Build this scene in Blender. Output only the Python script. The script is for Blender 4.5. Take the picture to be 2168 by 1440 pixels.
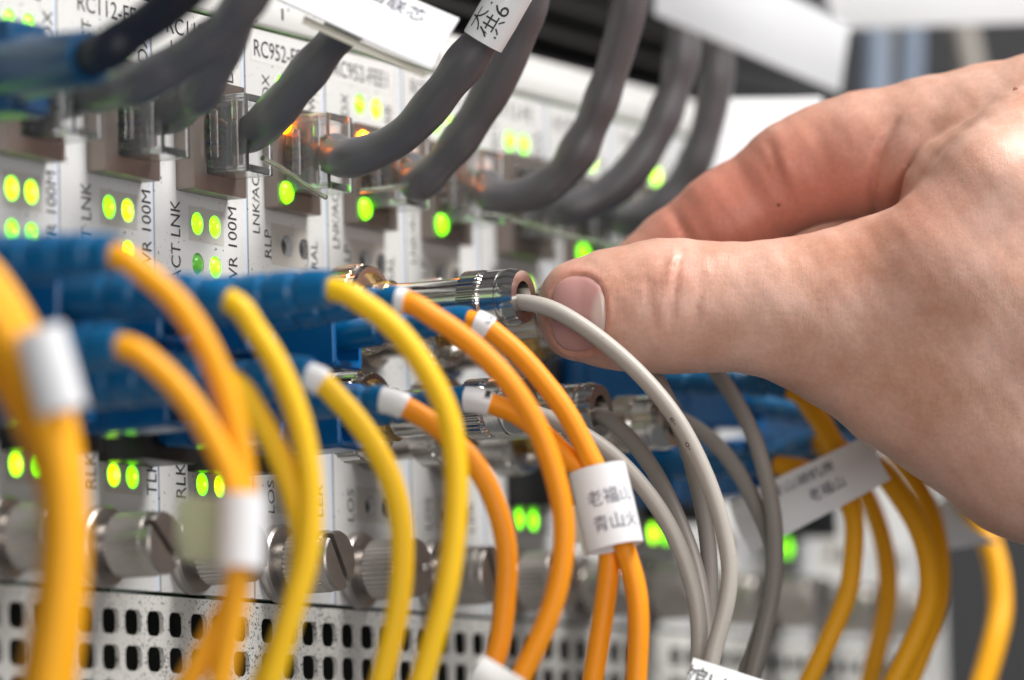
import bpy, bmesh, math, random
import numpy as np
from mathutils import Vector, Matrix

# ------------------------------------------------------------------ clear
for _o in list(bpy.data.objects):
    bpy.data.objects.remove(_o)
SC = bpy.context.scene
MM = 0.001
random.seed(7)

# ------------------------------------------------------------------ camera
CAM_LOC = [-691.321, -412.537, -101.282]          # mm
CAM_AXES = [[0.4641151, -0.8854369, -0.024468], [-0.0794749, -0.0691381, 0.9944364], [-0.8822023, -0.4595884, -0.1024581]]  # right, up, back
RIGHT, UP, BACK = (Vector(a) for a in CAM_AXES)
cam_d = bpy.data.cameras.new('camera')
cam = bpy.data.objects.new('camera', cam_d)
SC.collection.objects.link(cam)
CAM_ROT = Matrix((RIGHT, UP, BACK)).transposed()
cam.matrix_world = Matrix.Translation(Vector(CAM_LOC) * MM) @ CAM_ROT.to_4x4()
cam_d.sensor_width = 36.0
cam_d.lens = 190.96
cam_d.clip_start = 0.02
cam_d.clip_end = 20.0
cam_d.dof.use_dof = True
cam_d.dof.focus_distance = 0.812
cam_d.dof.aperture_fstop = 12.0
SC.camera = cam

# ------------------------------------------------------------------ world and lamps
world = bpy.data.worlds.new('World')
SC.world = world
world.use_nodes = True
bg = world.node_tree.nodes['Background']
bg.inputs['Color'].default_value = (0.95, 0.97, 1.0, 1)
bg.inputs['Strength'].default_value = 0.13

def area(name, pos, target, size, power, color=(1, 1, 1), size_y=None):
    l = bpy.data.lights.new(name, 'AREA')
    l.energy = power
    l.color = color
    l.size = size
    if size_y:
        l.shape = 'RECTANGLE'; l.size_y = size_y
    o = bpy.data.objects.new(name, l)
    SC.collection.objects.link(o)
    o.location = pos
    o.rotation_euler = (Vector(target) - Vector(pos)).to_track_quat('-Z', 'Y').to_euler()
    return o
T0 = Vector((0.09, -0.03, -0.01))
area('ceiling_lamp', T0 + UP * 0.76 + RIGHT * 0.46 + BACK * 0.14, T0, 0.46, 14.6, (1.0, 0.985, 0.96))
area('front_lamp', T0 + RIGHT * 0.16 + UP * 0.10 + BACK * 0.90, T0, 0.46, 3.1, (1.0, 0.98, 0.96))
SC.view_settings.view_transform = 'Standard'
SC.view_settings.look = 'None'
SC.view_settings.exposure = 0.08
SC.view_settings.gamma = 1.0
SC.render.engine = 'CYCLES'
SC.cycles.use_denoising = True
SC.cycles.use_adaptive_sampling = True
SC.cycles.adaptive_threshold = 0.025
SC.cycles.max_bounces = 10
SC.cycles.transmission_bounces = 8
SC.cycles.transparent_max_bounces = 8
SC.cycles.caustics_reflective = False
SC.cycles.caustics_refractive = False
SC.cycles.sample_clamp_indirect = 4.0
SC.cycles.blur_glossy = 0.5
# ------------------------------------------------------------------ traced centre lines (world millimetres)
FIBRES = [('yellow', -126, -13,
  [[-126.91, -42.96, -21.02], [-125.93, -46.44, -25.04], [-124.95, -49.53, -30.78], [-124.04, -52.29, -37.37], [-123.63, -53.97, -44.49], [-123.55, -54.64, -53.3], [-123.88, -54.55, -62.05], [-124.54, -52.94, -74.79]]),
 ('yellow', -126, -27, [[-130.6, -43.19, -27.26], [-129.11, -47.67, -33.04], [-128.09, -51.05, -39.62], [-127.26, -54.03, -46.46], [-127.29, -55.37, -53.23], [-128.01, -55.13, -61.08], [-129.17, -52.6, -75.46]]),
 ('yellow', -100, -16.5,
  [[-101.09, -47.56, -17.76], [-99.77, -51.1, -20.05], [-98.11, -54.96, -23.84], [-96.62, -58.18, -29.12], [-95.48, -60.52, -35.26], [-94.82, -61.96, -41.36], [-94.45, -62.56, -48.63], [-94.58, -62.35, -55.27],
   [-95.28, -61.07, -61.86], [-96.65, -58.77, -67.21], [-98.49, -55.17, -74.31]]),
 ('yellow', -100, -30.5,
  [[-102.32, -49.08, -29.67], [-100.57, -53.45, -32.44], [-98.89, -57.26, -37.11], [-97.75, -59.98, -42.03], [-96.98, -61.99, -46.93], [-96.64, -63.06, -52.39], [-96.85, -63.22, -57.22], [-97.31, -62.51, -63.8],
   [-98.07, -60.29, -74.5]]),
 ('yellow', -74, -17.5,
  [[-74.05, -48.63, -21.3], [-72.69, -51.94, -25.51], [-71.49, -54.74, -30.64], [-70.48, -56.89, -36.98], [-69.99, -58.04, -43.28], [-69.98, -58.31, -49.54], [-70.36, -57.81, -55.77], [-71.34, -56.06, -62.57],
   [-72.68, -52.64, -73.64]]),
 ('yellow', -74, -30.5, [[-73.35, -47.69, -31.56], [-71.49, -51.35, -36.7], [-70.17, -53.85, -42.42], [-69.4, -55.45, -47.48], [-68.98, -56.38, -52.51], [-69.19, -56.1, -57.51], [-69.9, -54.47, -64.32], [-71.53, -50.53, -73.54]]),
 ('yellow', -48, -18.5,
  [[-48.0, -49.41, -17.6], [-46.33, -53.82, -19.86], [-44.62, -57.94, -23.65], [-43.1, -61.38, -28.95], [-41.97, -63.91, -34.85], [-41.66, -64.9, -40.7], [-41.74, -64.99, -47.16], [-42.13, -64.36, -54.21],
   [-42.86, -62.95, -61.87], [-44.21, -59.36, -73.92]]),
 ('yellow', -48, -30.5,
  [[-45.81, -44.53, -29.13], [-44.23, -48.61, -32.74], [-42.79, -52.13, -37.74], [-41.75, -54.74, -43.34], [-41.35, -56.07, -49.23], [-41.49, -56.21, -55.71], [-42.07, -55.39, -62.78], [-43.14, -52.92, -73.01]]),
 ('orange', -24, -18.5,
  [[-24.42, -46.98, -16.82], [-22.06, -52.05, -19.79], [-19.95, -56.48, -23.54], [-17.92, -60.53, -28.33], [-16.08, -63.9, -34.42], [-14.82, -66.04, -41.12], [-14.11, -67.12, -47.79], [-14.14, -66.8, -54.4],
   [-14.92, -64.75, -62.28], [-16.88, -59.88, -72.7]]),
 ('orange', -24, -30.5,
  [[-21.68, -42.67, -30.51], [-19.56, -47.32, -32.74], [-17.73, -51.17, -36.07], [-15.97, -54.65, -40.52], [-14.75, -56.88, -45.93], [-14.04, -57.99, -51.96], [-14.01, -57.64, -58.6], [-14.34, -56.49, -65.88],
   [-15.33, -54.2, -72.45]]),
 ('orange', 1, -18.5,
  [[0.7, -45.0, -17.53], [3.09, -50.45, -21.5], [5.02, -54.7, -26.8], [6.38, -57.93, -31.86], [7.22, -60.19, -36.74], [7.99, -62.34, -41.61], [8.69, -64.19, -47.14], [8.96, -65.36, -51.97], [9.25, -66.59, -56.78],
   [9.19, -66.99, -62.24], [9.11, -66.17, -73.06]]),
 ('orange', 1, -30.5,
  [[2.27, -43.31, -28.87], [4.67, -48.98, -30.58], [6.38, -53.03, -33.61], [7.71, -56.25, -37.16], [8.82, -59.12, -40.35], [9.38, -60.8, -44.19], [9.75, -62.02, -48.34], [9.63, -62.34, -52.46], [9.26, -61.56, -59.26],
   [8.74, -58.99, -72.79]]),
 ('amber', 105, -16,
  [[104.71, -48.23, -20.17], [105.98, -52.36, -24.79], [106.85, -55.54, -30.28], [108.57, -60.91, -33.17], [109.76, -64.77, -38.27], [110.68, -67.87, -44.48], [110.7, -69.1, -51.37], [109.63, -68.25, -58.18],
   [106.81, -62.9, -70.11]]),
 ('amber', 105, -30.5, [[106.38, -44.37, -32.33], [108.4, -50.12, -33.69], [109.62, -54.09, -36.15], [110.17, -56.28, -40.83], [109.8, -56.21, -47.72], [108.78, -54.75, -55.31], [105.98, -48.37, -69.56]]),
 ('amber', 154, -16, [[135.11, -46.89, -24.45], [134.19, -53.13, -29.22], [133.04, -58.5, -35.88], [130.96, -61.93, -43.19], [128.05, -63.65, -51.16], [124.15, -63.65, -58.24], [119.09, -60.44, -69.75]]),
 ('amber', 154, -30.5, [[132.94, -40.03, -26.78], [134.21, -44.5, -30.68], [135.04, -47.82, -35.95], [135.58, -50.16, -43.13], [135.36, -51.04, -50.25], [134.33, -50.4, -57.3], [132.77, -47.7, -68.95]]),
 ('amber', 205, -16, [[183.08, -40.83, -25.49], [182.86, -46.81, -35.77], [181.52, -51.05, -44.28], [178.96, -52.96, -52.66], [175.27, -53.11, -59.3], [171.02, -51.47, -69.07]]),
 ('yellow', -126, -20, [[-137.33, -48.38, -24.14], [-135.11, -53.98, -32.77], [-133.97, -57.67, -40.62], [-133.72, -59.82, -47.77], [-134.13, -60.62, -55.3], [-134.97, -60.23, -64.47], [-136.15, -58.83, -75.28]])]
COAX = [(26, -11.6,
  [[25.37, -41.24, -12.51], [26.09, -45.37, -13.6], [27.4, -50.15, -16.67], [29.03, -55.26, -21.13], [30.48, -59.87, -26.27], [31.66, -63.8, -32.07], [32.61, -67.0, -39.22], [33.03, -69.21, -46.19], [32.97, -70.49, -53.24],
   [31.95, -70.25, -58.84], [30.4, -68.7, -65.77], [29.04, -67.52, -72.69]]),
 (26, -27.9, [[25.03, -41.28, -28.99], [26.22, -46.0, -30.62], [28.66, -52.52, -34.95], [30.57, -57.67, -40.77], [31.87, -61.52, -47.23], [32.56, -64.07, -54.34], [32.61, -65.38, -61.38], [32.27, -65.05, -72.53]]),
 (51, -11.6,
  [[50.15, -41.19, -11.47], [50.43, -46.57, -16.56], [50.72, -51.43, -24.12], [50.33, -54.99, -31.59], [49.42, -57.59, -38.99], [48.18, -59.54, -46.33], [46.53, -60.74, -53.6], [44.57, -61.2, -61.5], [43.09, -61.96, -72.18]]),
 (51, -27.0, [[50.0, -41.59, -27.89], [48.54, -46.66, -31.56], [47.41, -51.84, -37.7], [46.08, -56.23, -45.54], [44.2, -59.67, -52.93], [41.76, -61.93, -60.92], [39.37, -63.5, -72.32]]),
 (76, -11.6,
  [[75.16, -41.53, -10.49], [75.72, -46.83, -17.17], [75.46, -50.9, -22.3], [75.33, -54.82, -29.23], [74.63, -57.5, -36.82], [73.45, -59.27, -44.34], [71.71, -59.81, -52.51], [69.28, -59.07, -60.6], [66.42, -56.85, -71.49]]),
 (76, -27.0, [[75.5, -40.89, -26.12], [76.34, -46.96, -29.8], [76.62, -51.57, -35.26], [76.47, -55.11, -41.76], [75.76, -57.68, -47.83], [73.98, -58.05, -54.54], [71.44, -56.82, -61.89], [68.46, -54.29, -71.34]])]
NETS = [(-72, 'navy', [[-83.27, -33.9, 11.52], [-83.42, -39.56, 13.81], [-83.49, -45.51, 16.7], [-83.7, -51.53, 21.11], [-84.25, -57.02, 26.12]]),
 (-46, 'grey', [[-54.82, -23.4, 12.28], [-54.72, -30.26, 14.83], [-55.24, -35.94, 17.51], [-56.16, -41.08, 21.15], [-57.25, -46.32, 26.68], [-58.86, -50.33, 31.24]]),
 (-22, 'grey', [[-30.21, -19.0, 14.88], [-32.25, -23.84, 19.96], [-34.47, -28.39, 25.33], [-36.88, -32.64, 30.98], [-39.52, -36.21, 35.61]]),
 (2, 'grey', [[-4.27, -16.66, 15.29], [-6.39, -22.13, 19.02], [-7.63, -29.91, 25.53], [-9.5, -36.03, 30.03], [-11.31, -42.66, 36.37]]),
 (26.5, 'grey', [[19.94, -14.24, 10.71], [20.41, -19.73, 11.73], [20.45, -24.64, 13.9], [20.18, -29.34, 17.76], [19.98, -34.41, 22.78], [19.61, -39.15, 27.65], [18.98, -43.45, 32.85], [18.31, -48.13, 40.12]]),
 (51.5, 'grey', [[45.52, -13.12, 9.91], [45.12, -17.76, 13.03], [44.79, -23.06, 18.44], [44.21, -28.1, 24.92], [43.28, -32.47, 31.39], [41.87, -35.83, 37.48], [40.0, -38.64, 45.0]]),
 (76.5, 'grey', [[71.44, -12.91, 10.23], [72.33, -18.41, 10.48], [73.01, -24.07, 13.27], [72.88, -28.96, 19.66], [72.15, -32.89, 26.79], [71.08, -36.15, 33.91], [69.72, -38.68, 40.28], [67.89, -40.65, 48.12]]),
 (101.5, 'grey', [[96.14, -12.58, 10.78], [98.35, -17.84, 12.61], [100.03, -22.47, 16.15], [101.28, -26.87, 22.31], [101.83, -30.08, 29.11], [101.81, -32.09, 35.56], [101.14, -32.87, 42.04], [99.68, -33.25, 53.53]]),
 (126.5, 'grey', [[121.09, -12.74, 11.38], [122.6, -17.36, 13.56], [123.71, -21.83, 18.5], [124.02, -25.13, 25.04], [123.68, -27.27, 32.0], [122.97, -28.7, 38.98], [121.89, -29.43, 45.96], [120.24, -29.95, 56.87]])]
HAND = {'arm': [[99.54, 5.83, -18, 24], [120.53, 7.23, -12, 25], [158.01, 8.56, 0, 28]],
 'back': [[70.61, 21.7, -12, 11], [80.35, 19.44, -8, 14], [100.03, 17.91, -4, 19]],
 'body': [[51.24, 3.22, -3, 9], [62.05, 4.3, -4, 12], [76.29, 5.01, -3, 15.5], [97.64, 5.72, -2, 19]],
 'index_prox': [[44.58, 26.19, -26, 7.9], [49.73, 27.81, -26, 9.0], [54.81, 28.95, -25, 9.6], [66.05, 30.2, -23, 10.7], [74.3, 30.71, -21, 12.0], [83.51, 31.33, -18, 13.3], [102.44, 24.6, -12, 17]],
 'index_tip': [[44.58, 26.04, -26, 7.8], [33.63, 18.58, -28, 7.6], [26.28, 12.92, -29, 7.2], [21.11, 8.86, -29, 6.6], [15.93, 5.16, -28, 5.8]],
 'little': [[83.8, 7.86, -84, 9], [71.53, 2.37, -88, 7.6], [65.07, -1.58, -86, 7], [60.73, -4.7, -80, 6]],
 'middle': [[76.33, 25.54, -44, 11], [61.59, 22.64, -48, 9.5], [53.35, 18.89, -49, 8.8], [46.49, 13.59, -48, 8], [39.61, 9.04, -46, 7], [34.26, 5.26, -44, 6.2]],
 'palm': [[78.4, 22.49, -42, 13], [85.59, 12.27, -62, 12], [104.64, 11.99, -42, 19]],
 'palm2': [[87.15, 7.81, -78, 11], [105.61, 6.05, -50, 18]],
 'ring': [[79.82, 16.95, -66, 10.5], [65.47, 12.38, -70, 9], [57.73, 7.74, -70, 8.3], [52.08, 3.08, -66, 7.4], [47.9, -0.0, -60, 6.4]],
 'thumb_lo': [[10.34, 2.64, 0, 5.9], [15.4, 2.92, 0, 7.0], [21.83, 3.35, -0.5, 8.0], [26.13, 3.57, -1, 8.05], [31.84, 3.43, -1, 7.75], [39.69, 2.86, -1, 8.25], [45.46, 1.43, -2, 8.8], [51.3, -0.86, -4, 9.8],
              [59.62, -6.17, -5, 10.8], [67.87, -7.6, -5, 14.5], [79.61, -15.41, -4, 15], [95.49, -20.01, -2, 17]],
 'thumb_up': [[10.34, 6.35, 0, 5.9], [15.4, 6.49, 0, 7.0], [21.83, 6.78, -0.5, 8.0], [26.13, 6.71, -1, 8.05], [31.84, 6.57, -1, 7.75], [39.69, 6.57, -1, 8.25], [45.46, 6.58, -2, 8.8], [51.18, 7.43, -2, 9.2], [56.9, 8.72, -2, 9.6],
              [64.09, 12.23, 2, 9.3], [72.84, 23.19, 2, 8.6], [78.72, 30.17, -6, 8.0]]}
CREASES = [([[20.34, 9.32], [20.76, 5.65], [21.47, 2.12], [21.89, 0.14]], 0.45, 0.5, 820), ([[19.63, 8.47], [19.77, 4.94], [20.05, 1.41]], 0.4, 0.18, 820), ([[25.28, 13.56], [24.57, 10.59], [24.29, 7.06], [23.72, 2.12]], 0.5, 0.55, 820),
 ([[28.81, 11.3], [28.24, 7.77], [27.68, 4.24], [26.69, -0.28]], 0.45, 0.35, 820), ([[30.08, 12.71], [29.51, 8.47]], 0.45, 0.2, 820), ([[31.84, 13.06], [31.21, 9.53]], 0.45, 0.15, 820),
 ([[22.88, 11.86], [22.03, 10.24], [21.47, 8.47]], 0.4, 0.2, 820), ([[18.43, 9.04], [20.34, 8.47]], 0.4, 0.18, 820), ([[24.08, 5.65], [23.58, 1.41], [22.88, -1.41]], 0.5, 0.2, 820),
 ([[59.02, 33.37], [57.13, 30.24], [55.82, 26.23], [55.53, 22.59], [56.26, 19.67], [57.13, 17.93]], 0.7, 1.5, 846), ([[62.01, 28.78], [60.55, 25.14], [59.46, 21.86], [59.83, 19.67]], 0.7, 0.8, 846),
 ([[64.93, 31.33], [63.47, 27.69], [62.96, 25.5]], 0.6, 0.6, 846), ([[39.93, 30.17], [40.88, 26.96], [42.56, 22.59], [44.16, 20.04]], 0.8, 0.6, 846), ([[38.48, 28.78], [39.93, 25.14], [41.61, 21.86]], 0.6, 0.3, 846),
 ([[25.07, 19.82], [26.38, 17.49], [27.84, 14.57]], 0.8, 0.5, 846), ([[51.4, 1.41], [49.57, -2.12], [48.58, -5.65]], 0.8, 0.25, 820), ([[53.38, -2.82], [50.91, -5.65], [49.5, -8.33]], 0.9, 0.5, 820),
 ([[55.5, -4.94], [52.67, -8.12], [50.91, -10.73]], 0.9, 0.35, 820), ([[57.62, -8.47], [54.79, -11.3], [53.24, -13.06]], 1.0, 0.25, 820), ([[63.62, -7.77], [59.73, -11.3], [56.2, -14.12]], 1.3, 0.25, 820),
 ([[47.73, -0.0], [46.32, -4.94]], 0.9, 0.2, 820)]
RIDGES = [([[24.71, 13.42], [24.01, 11.3], [23.58, 8.76]], 0.55, 0.45, 820), ([[29.37, 12.36], [28.88, 9.18]], 0.5, 0.2, 820), ([[41.24, 29.15], [42.56, 25.36]], 0.8, 0.25, 846),
 ([[61.28, 30.61], [59.46, 27.69], [58.59, 23.32]], 1.2, 0.5, 846), ([[66.02, 33.37], [68.21, 35.34]], 1.2, 0.25, 846)]
FLAGS = {'bot_mid': [[-22.69, -58.62, -67.4], [-23.37, -65.18, -71.09], [-24.12, -62.45, -76.88], [-23.48, -55.92, -72.69]],
 'coax_low': [[18.83, -70.93, -67.09], [31.4, -80.95, -71.78], [28.46, -80.6, -77.33], [15.76, -70.08, -73.75]],
 'far_top': [[228.01, -1.05, 72.9], [228.88, -56.44, 69.96], [218.84, -59.8, 54.31], [219.25, -6.92, 57.57]],
 'fib_right': [[94.44, -41.79, -38.73], [94.72, -66.19, -29.27], [90.46, -71.55, -36.88], [89.43, -47.61, -47.58]],
 'fib_right_b': [[141.26, -55.75, -37.63], [138.42, -61.22, -37.46], [150.09, -64.75, -44.0], [142.42, -56.26, -45.33]],
 'hang_white': [[137.6, -18.88, 33.47], [143.19, -38.23, 33.04], [133.56, -42.03, 15.87], [127.46, -22.01, 17.68]],
 'net_far': [[-58.34, -106.31, 24.14], [-53.17, -130.63, 10.56], [-56.71, -130.44, 1.18], [-61.5, -106.49, 13.05]],
 'net_paper': [[-12.21, -23.94, 38.18], [-10.4, -50.53, 24.82], [-20.38, -51.25, 16.31], [-22.04, -24.86, 29.42]],
 'yellow_flap': [[-92.01, -51.6, -48.49], [-95.91, -61.23, -49.85], [-95.35, -60.58, -57.62], [-91.19, -51.36, -56.67]]}
TUBES = {'left_sleeve': [[-137.48, -59.54, -31.33], [-136.27, -61.83, -41.27]],
 'net_sleeve': [[16.82, -39.94, 25.93], [17.42, -44.92, 33.34]],
 'orange_sleeve': [[6.6, -62.25, -39.77], [6.06, -65.15, -51.41]],
 'yellow_sleeve': [[-97.82, -64.17, -49.51], [-98.92, -64.33, -58.86]]}
FAR_CABLES = [[[270.37, 8.49, 75.29], [271.75, 7.9, 66.09], [272.49, 8.31, 57.84], [273.21, 9.18, 47.76], [273.96, 11.01, 33.12]],
 [[287.32, 8.08, 77.62], [288.63, 7.65, 68.29], [289.17, 8.48, 59.93], [289.76, 10.44, 46.01], [290.01, 13.06, 32.12]],
 [[305.73, 4.88, 79.86], [307.14, 4.28, 70.4], [308.7, 3.19, 61.87], [310.71, 2.49, 47.69], [312.06, 3.06, 33.54]], [[308.81, 20.7, 79.95], [309.95, 21.07, 68.52], [310.19, 23.13, 57.14], [311.12, 25.17, 40.04]]]
FLUSH_GLOW = [[26.07, 13.18, -22, 14, 0.6], [34.77, 20.45, -20, 14, 0.45], [43.43, 23.32, -18, 13, 0.5], [55.82, 22.59, -18, 11, 0.5], [8.21, 8.49, 6, 6, 0.35], [23.02, 8.47, 8, 6, 0.3], [9.65, -3.55, 4, 6, 0.3], [61.85, 21.18, 8, 7, 0.25],
 [57.62, 14.12, 8, 14, 0.12]]
MOLES = [[76.55, 38.02, 0.45, [0.35, 0.12, 0.08]], [41.2, 20.89, 0.28, [0.06, 0.02, 0.02]]]
LATCH = {3: [[-7.31, -15.69, 7.81], [-0.6, -15.3, 6.82], [7.26, -14.79, 5.22], [12.15, -15.22, 4.06]],
 5: [[35.18, -8.08, 7.98], [39.79, -10.55, 8.63], [43.67, -13.87, 9.65]],
 6: [[67.79, -13.9, 7.12], [72.08, -17.57, 6.12], [80.72, -20.72, 4.44], [91.84, -24.46, 3.53]]}

# ------------------------------------------------------------------ helpers
COL = SC.collection
def new_mat(name):
    m = bpy.data.materials.new(name)
    m.use_nodes = True
    nt = m.node_tree
    return m, nt, nt.nodes['Principled BSDF']

def simple(name, col, rough=0.5, metal=0.0, spec=0.5, bump=0.0, bscale=400.0, var=0.0, vscale=60.0, speck=0.0, sscale=900.0, speckcol=(0.02, 0.018, 0.015), sthr=0.68, **kw):
    """principled surface with noise colour variation, optional dust specks and fine relief"""
    m, nt, b = new_mat(name)
    N = nt.nodes.new; L = nt.links.new
    b.inputs['Roughness'].default_value = rough
    b.inputs['Metallic'].default_value = metal
    b.inputs['Specular IOR Level'].default_value = spec
    b.inputs['Base Color'].default_value = (*col, 1)
    tc = N('ShaderNodeTexCoord')
    out = None
    if var > 0:
        n = N('ShaderNodeTexNoise'); n.inputs['Scale'].default_value = vscale; n.inputs['Detail'].default_value = 5
        L(tc.outputs['Object'], n.inputs['Vector'])
        mx = N('ShaderNodeMix'); mx.data_type = 'RGBA'
        mx.inputs['A'].default_value = (*[c * (1 - var) for c in col], 1)
        mx.inputs['B'].default_value = (*[min(1, c * (1 + var)) for c in col], 1)
        L(n.outputs['Fac'], mx.inputs['Factor'])
        out = mx.outputs['Result']
        L(out, b.inputs['Base Color'])
        rr = N('ShaderNodeMapRange'); rr.inputs['To Min'].default_value = max(0.02, rough - 0.08); rr.inputs['To Max'].default_value = rough + 0.1
        L(n.outputs['Fac'], rr.inputs['Value']); L(rr.outputs['Result'], b.inputs['Roughness'])
    if speck > 0:
        n2 = N('ShaderNodeTexNoise'); n2.inputs['Scale'].default_value = sscale; n2.inputs['Detail'].default_value = 3
        L(tc.outputs['Object'], n2.inputs['Vector'])
        n3 = N('ShaderNodeTexNoise'); n3.inputs['Scale'].default_value = 70; n3.inputs['Detail'].default_value = 3
        L(tc.outputs['Object'], n3.inputs['Vector'])
        ad = N('ShaderNodeMath'); ad.operation = 'MULTIPLY_ADD'; ad.inputs[1].default_value = 0.35
        L(n3.outputs['Fac'], ad.inputs[0]); L(n2.outputs['Fac'], ad.inputs[2])
        r = N('ShaderNodeMapRange'); r.inputs['From Min'].default_value = sthr + 0.17; r.inputs['From Max'].default_value = sthr + 0.21
        r.inputs['To Max'].default_value = speck
        L(ad.outputs['Value'], r.inputs['Value'])
        mx = N('ShaderNodeMix'); mx.data_type = 'RGBA'
        if out is not None:
            L(out, mx.inputs['A'])
        else:
            mx.inputs['A'].default_value = (*col, 1)
        mx.inputs['B'].default_value = (*speckcol, 1)
        L(r.outputs['Result'], mx.inputs['Factor'])
        L(mx.outputs['Result'], b.inputs['Base Color'])
    if bump > 0:
        n = N('ShaderNodeTexNoise'); n.inputs['Scale'].default_value = bscale; n.inputs['Detail'].default_value = 4
        L(tc.outputs['Object'], n.inputs['Vector'])
        bp = N('ShaderNodeBump'); bp.inputs['Strength'].default_value = bump; bp.inputs['Distance'].default_value = 0.0003
        L(n.outputs['Fac'], bp.inputs['Height']); L(bp.outputs['Normal'], b.inputs['Normal'])
    for k, v in kw.items():
        b.inputs[k.replace('_', ' ')].default_value = v
    return m

def emit(name, col, strength, base):
    m, nt, b = new_mat(name)
    b.inputs['Base Color'].default_value = (*base, 1)
    b.inputs['Roughness'].default_value = 0.25
    b.inputs['Emission Color'].default_value = (*col, 1)
    b.inputs['Emission Strength'].default_value = strength
    return m

def glass(name, col, rough=0.06):
    m, nt, b = new_mat(name)
    b.inputs['Base Color'].default_value = (*col, 1)
    b.inputs['Roughness'].default_value = rough
    b.inputs['Transmission Weight'].default_value = 0.90
    b.inputs['IOR'].default_value = 1.42
    return m

M = {}
M['panel'] = simple('painted_panel', (0.70, 0.695, 0.68), 0.48, var=0.05, vscale=35, speck=0.75, sscale=1500, sthr=0.66, bump=0.06, bscale=3500)
M['sticker'] = simple('printed_sticker', (0.74, 0.735, 0.725), 0.42, var=0.03, vscale=50, speck=0.8, sscale=1800, sthr=0.68)
M['beige'] = simple('beige_overlay', (0.56, 0.535, 0.49), 0.5, var=0.05, vscale=45, speck=0.6, sscale=1500, sthr=0.67)
M['vent'] = simple('dusty_vent', (0.70, 0.685, 0.65), 0.55, var=0.10, vscale=60, speck=0.85, sscale=2400, sthr=0.605, bump=0.15, bscale=2500, speckcol=(0.03, 0.026, 0.02))
M['ink'] = simple('black_ink', (0.022, 0.022, 0.026), 0.6)
M['inkblue'] = simple('label_ink', (0.05, 0.045, 0.09), 0.6)
M['strip'] = simple('zinc_strip', (0.74, 0.80, 0.90), 0.32, metal=0.1, var=0.06)
M['dark'] = simple('dark_cavity', (0.012, 0.011, 0.011), 0.7)
M['board'] = simple('circuit_board_green', (0.02, 0.05, 0.03), 0.6, var=0.3)
M['jack'] = simple('jack_shield', (0.27, 0.225, 0.20), 0.36, metal=0.7, var=0.12, vscale=300, bump=0.1, bscale=2500)
M['contact'] = simple('gold_contact', (0.75, 0.5, 0.2), 0.3, metal=1.0)
M['steel'] = simple('nickel', (0.66, 0.64, 0.615), 0.15, metal=1.0, var=0.12, vscale=180, bump=0.03, bscale=3000)
M['steelworn'] = simple('worn_nickel', (0.50, 0.46, 0.43), 0.24, metal=1.0, var=0.2, vscale=220, bump=0.06, bscale=3000)
M['screw'] = simple('screw_metal', (0.50, 0.46, 0.43), 0.36, metal=0.9, var=0.18, vscale=250, bump=0.1, bscale=2000)
M['gold'] = simple('brass', (0.62, 0.42, 0.16), 0.26, metal=1.0, var=0.2, vscale=300, bump=0.25, bscale=2500)
M['copper'] = simple('coppery_nut', (0.58, 0.45, 0.36), 0.22, metal=1.0, var=0.2, vscale=250)
M['blue'] = simple('blue_plastic', (0.002, 0.100, 0.29), 0.26, var=0.15, vscale=120, bump=0.04, bscale=1500)
M['teal'] = simple('blue_boot', (0.002, 0.112, 0.275), 0.32, var=0.15, vscale=120, bump=0.05, bscale=1500)
M['black'] = simple('black_plastic', (0.008, 0.008, 0.009), 0.38)
M['gold_jacket'] = simple('golden_jacket', (0.95, 0.42, 0.010), 0.46, spec=0.28, var=0.05, vscale=80, bump=0.04, bscale=900)
M['yellow'] = simple('yellow_jacket', (0.94, 0.56, 0.012), 0.46, spec=0.28, var=0.05, vscale=80, bump=0.04, bscale=900)
M['orange'] = simple('orange_jacket', (0.97, 0.325, 0.010), 0.44, spec=0.28, var=0.05, vscale=80, bump=0.04, bscale=900)
M['amber'] = simple('amber_jacket', (0.95, 0.43, 0.008), 0.46, spec=0.28, var=0.06, vscale=80, bump=0.04, bscale=900)
M['coaxshade'] = simple('shaded_grey_coax', (0.27, 0.24, 0.215), 0.45, var=0.06, vscale=90)  # same grey coax, with the back cables' shade put into the base colour
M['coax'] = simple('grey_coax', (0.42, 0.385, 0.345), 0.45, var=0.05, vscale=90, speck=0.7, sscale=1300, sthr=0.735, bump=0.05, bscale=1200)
M['shadedboot'] = simple('shaded_blue_boot', (0.003, 0.055, 0.14), 0.35)  # blue boot with its shadow worked into a darker base colour
M['grey'] = simple('grey_cable', (0.115, 0.110, 0.118), 0.40, var=0.12, vscale=60, bump=0.12, bscale=250)
M['navy'] = simple('navy_cable', (0.006, 0.010, 0.022), 0.45, var=0.1)
M['paper'] = simple('label_paper', (0.80, 0.80, 0.82), 0.42, var=0.03, vscale=70, bump=0.12, bscale=350)
M['paperback'] = simple('label_back', (0.55, 0.52, 0.44), 0.5, var=0.06)
M['paperflag'] = simple('greenish_label', (0.74, 0.80, 0.52), 0.5, var=0.04)
M['tape'] = simple('clear_tape_label', (0.87, 0.87, 0.88), 0.22, var=0.04, vscale=90, bump=0.15, bscale=220)
M['led'] = emit('led_green', (0.20, 1.0, 0.0), 2.6, (0.3, 0.6, 0.05))
M['ledhot'] = emit('led_bright', (0.36, 1.0, 0.0), 3.6, (0.3, 0.6, 0.05))
M['leddim'] = emit('led_dim', (0.08, 0.55, 0.02), 0.35, (0.12, 0.3, 0.05))
M['ledcore'] = emit('led_core', (0.85, 1.0, 0.06), 3.2, (0.5, 0.6, 0.1))
M['ledorange'] = emit('led_orange', (1.0, 0.22, 0.0), 26.0, (0.6, 0.3, 0.05))
M['ledoff'] = simple('led_off', (0.05, 0.052, 0.055), 0.3)
M['clear'] = glass('clear_plastic', (0.99, 0.99, 0.99), 0.07)
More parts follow.
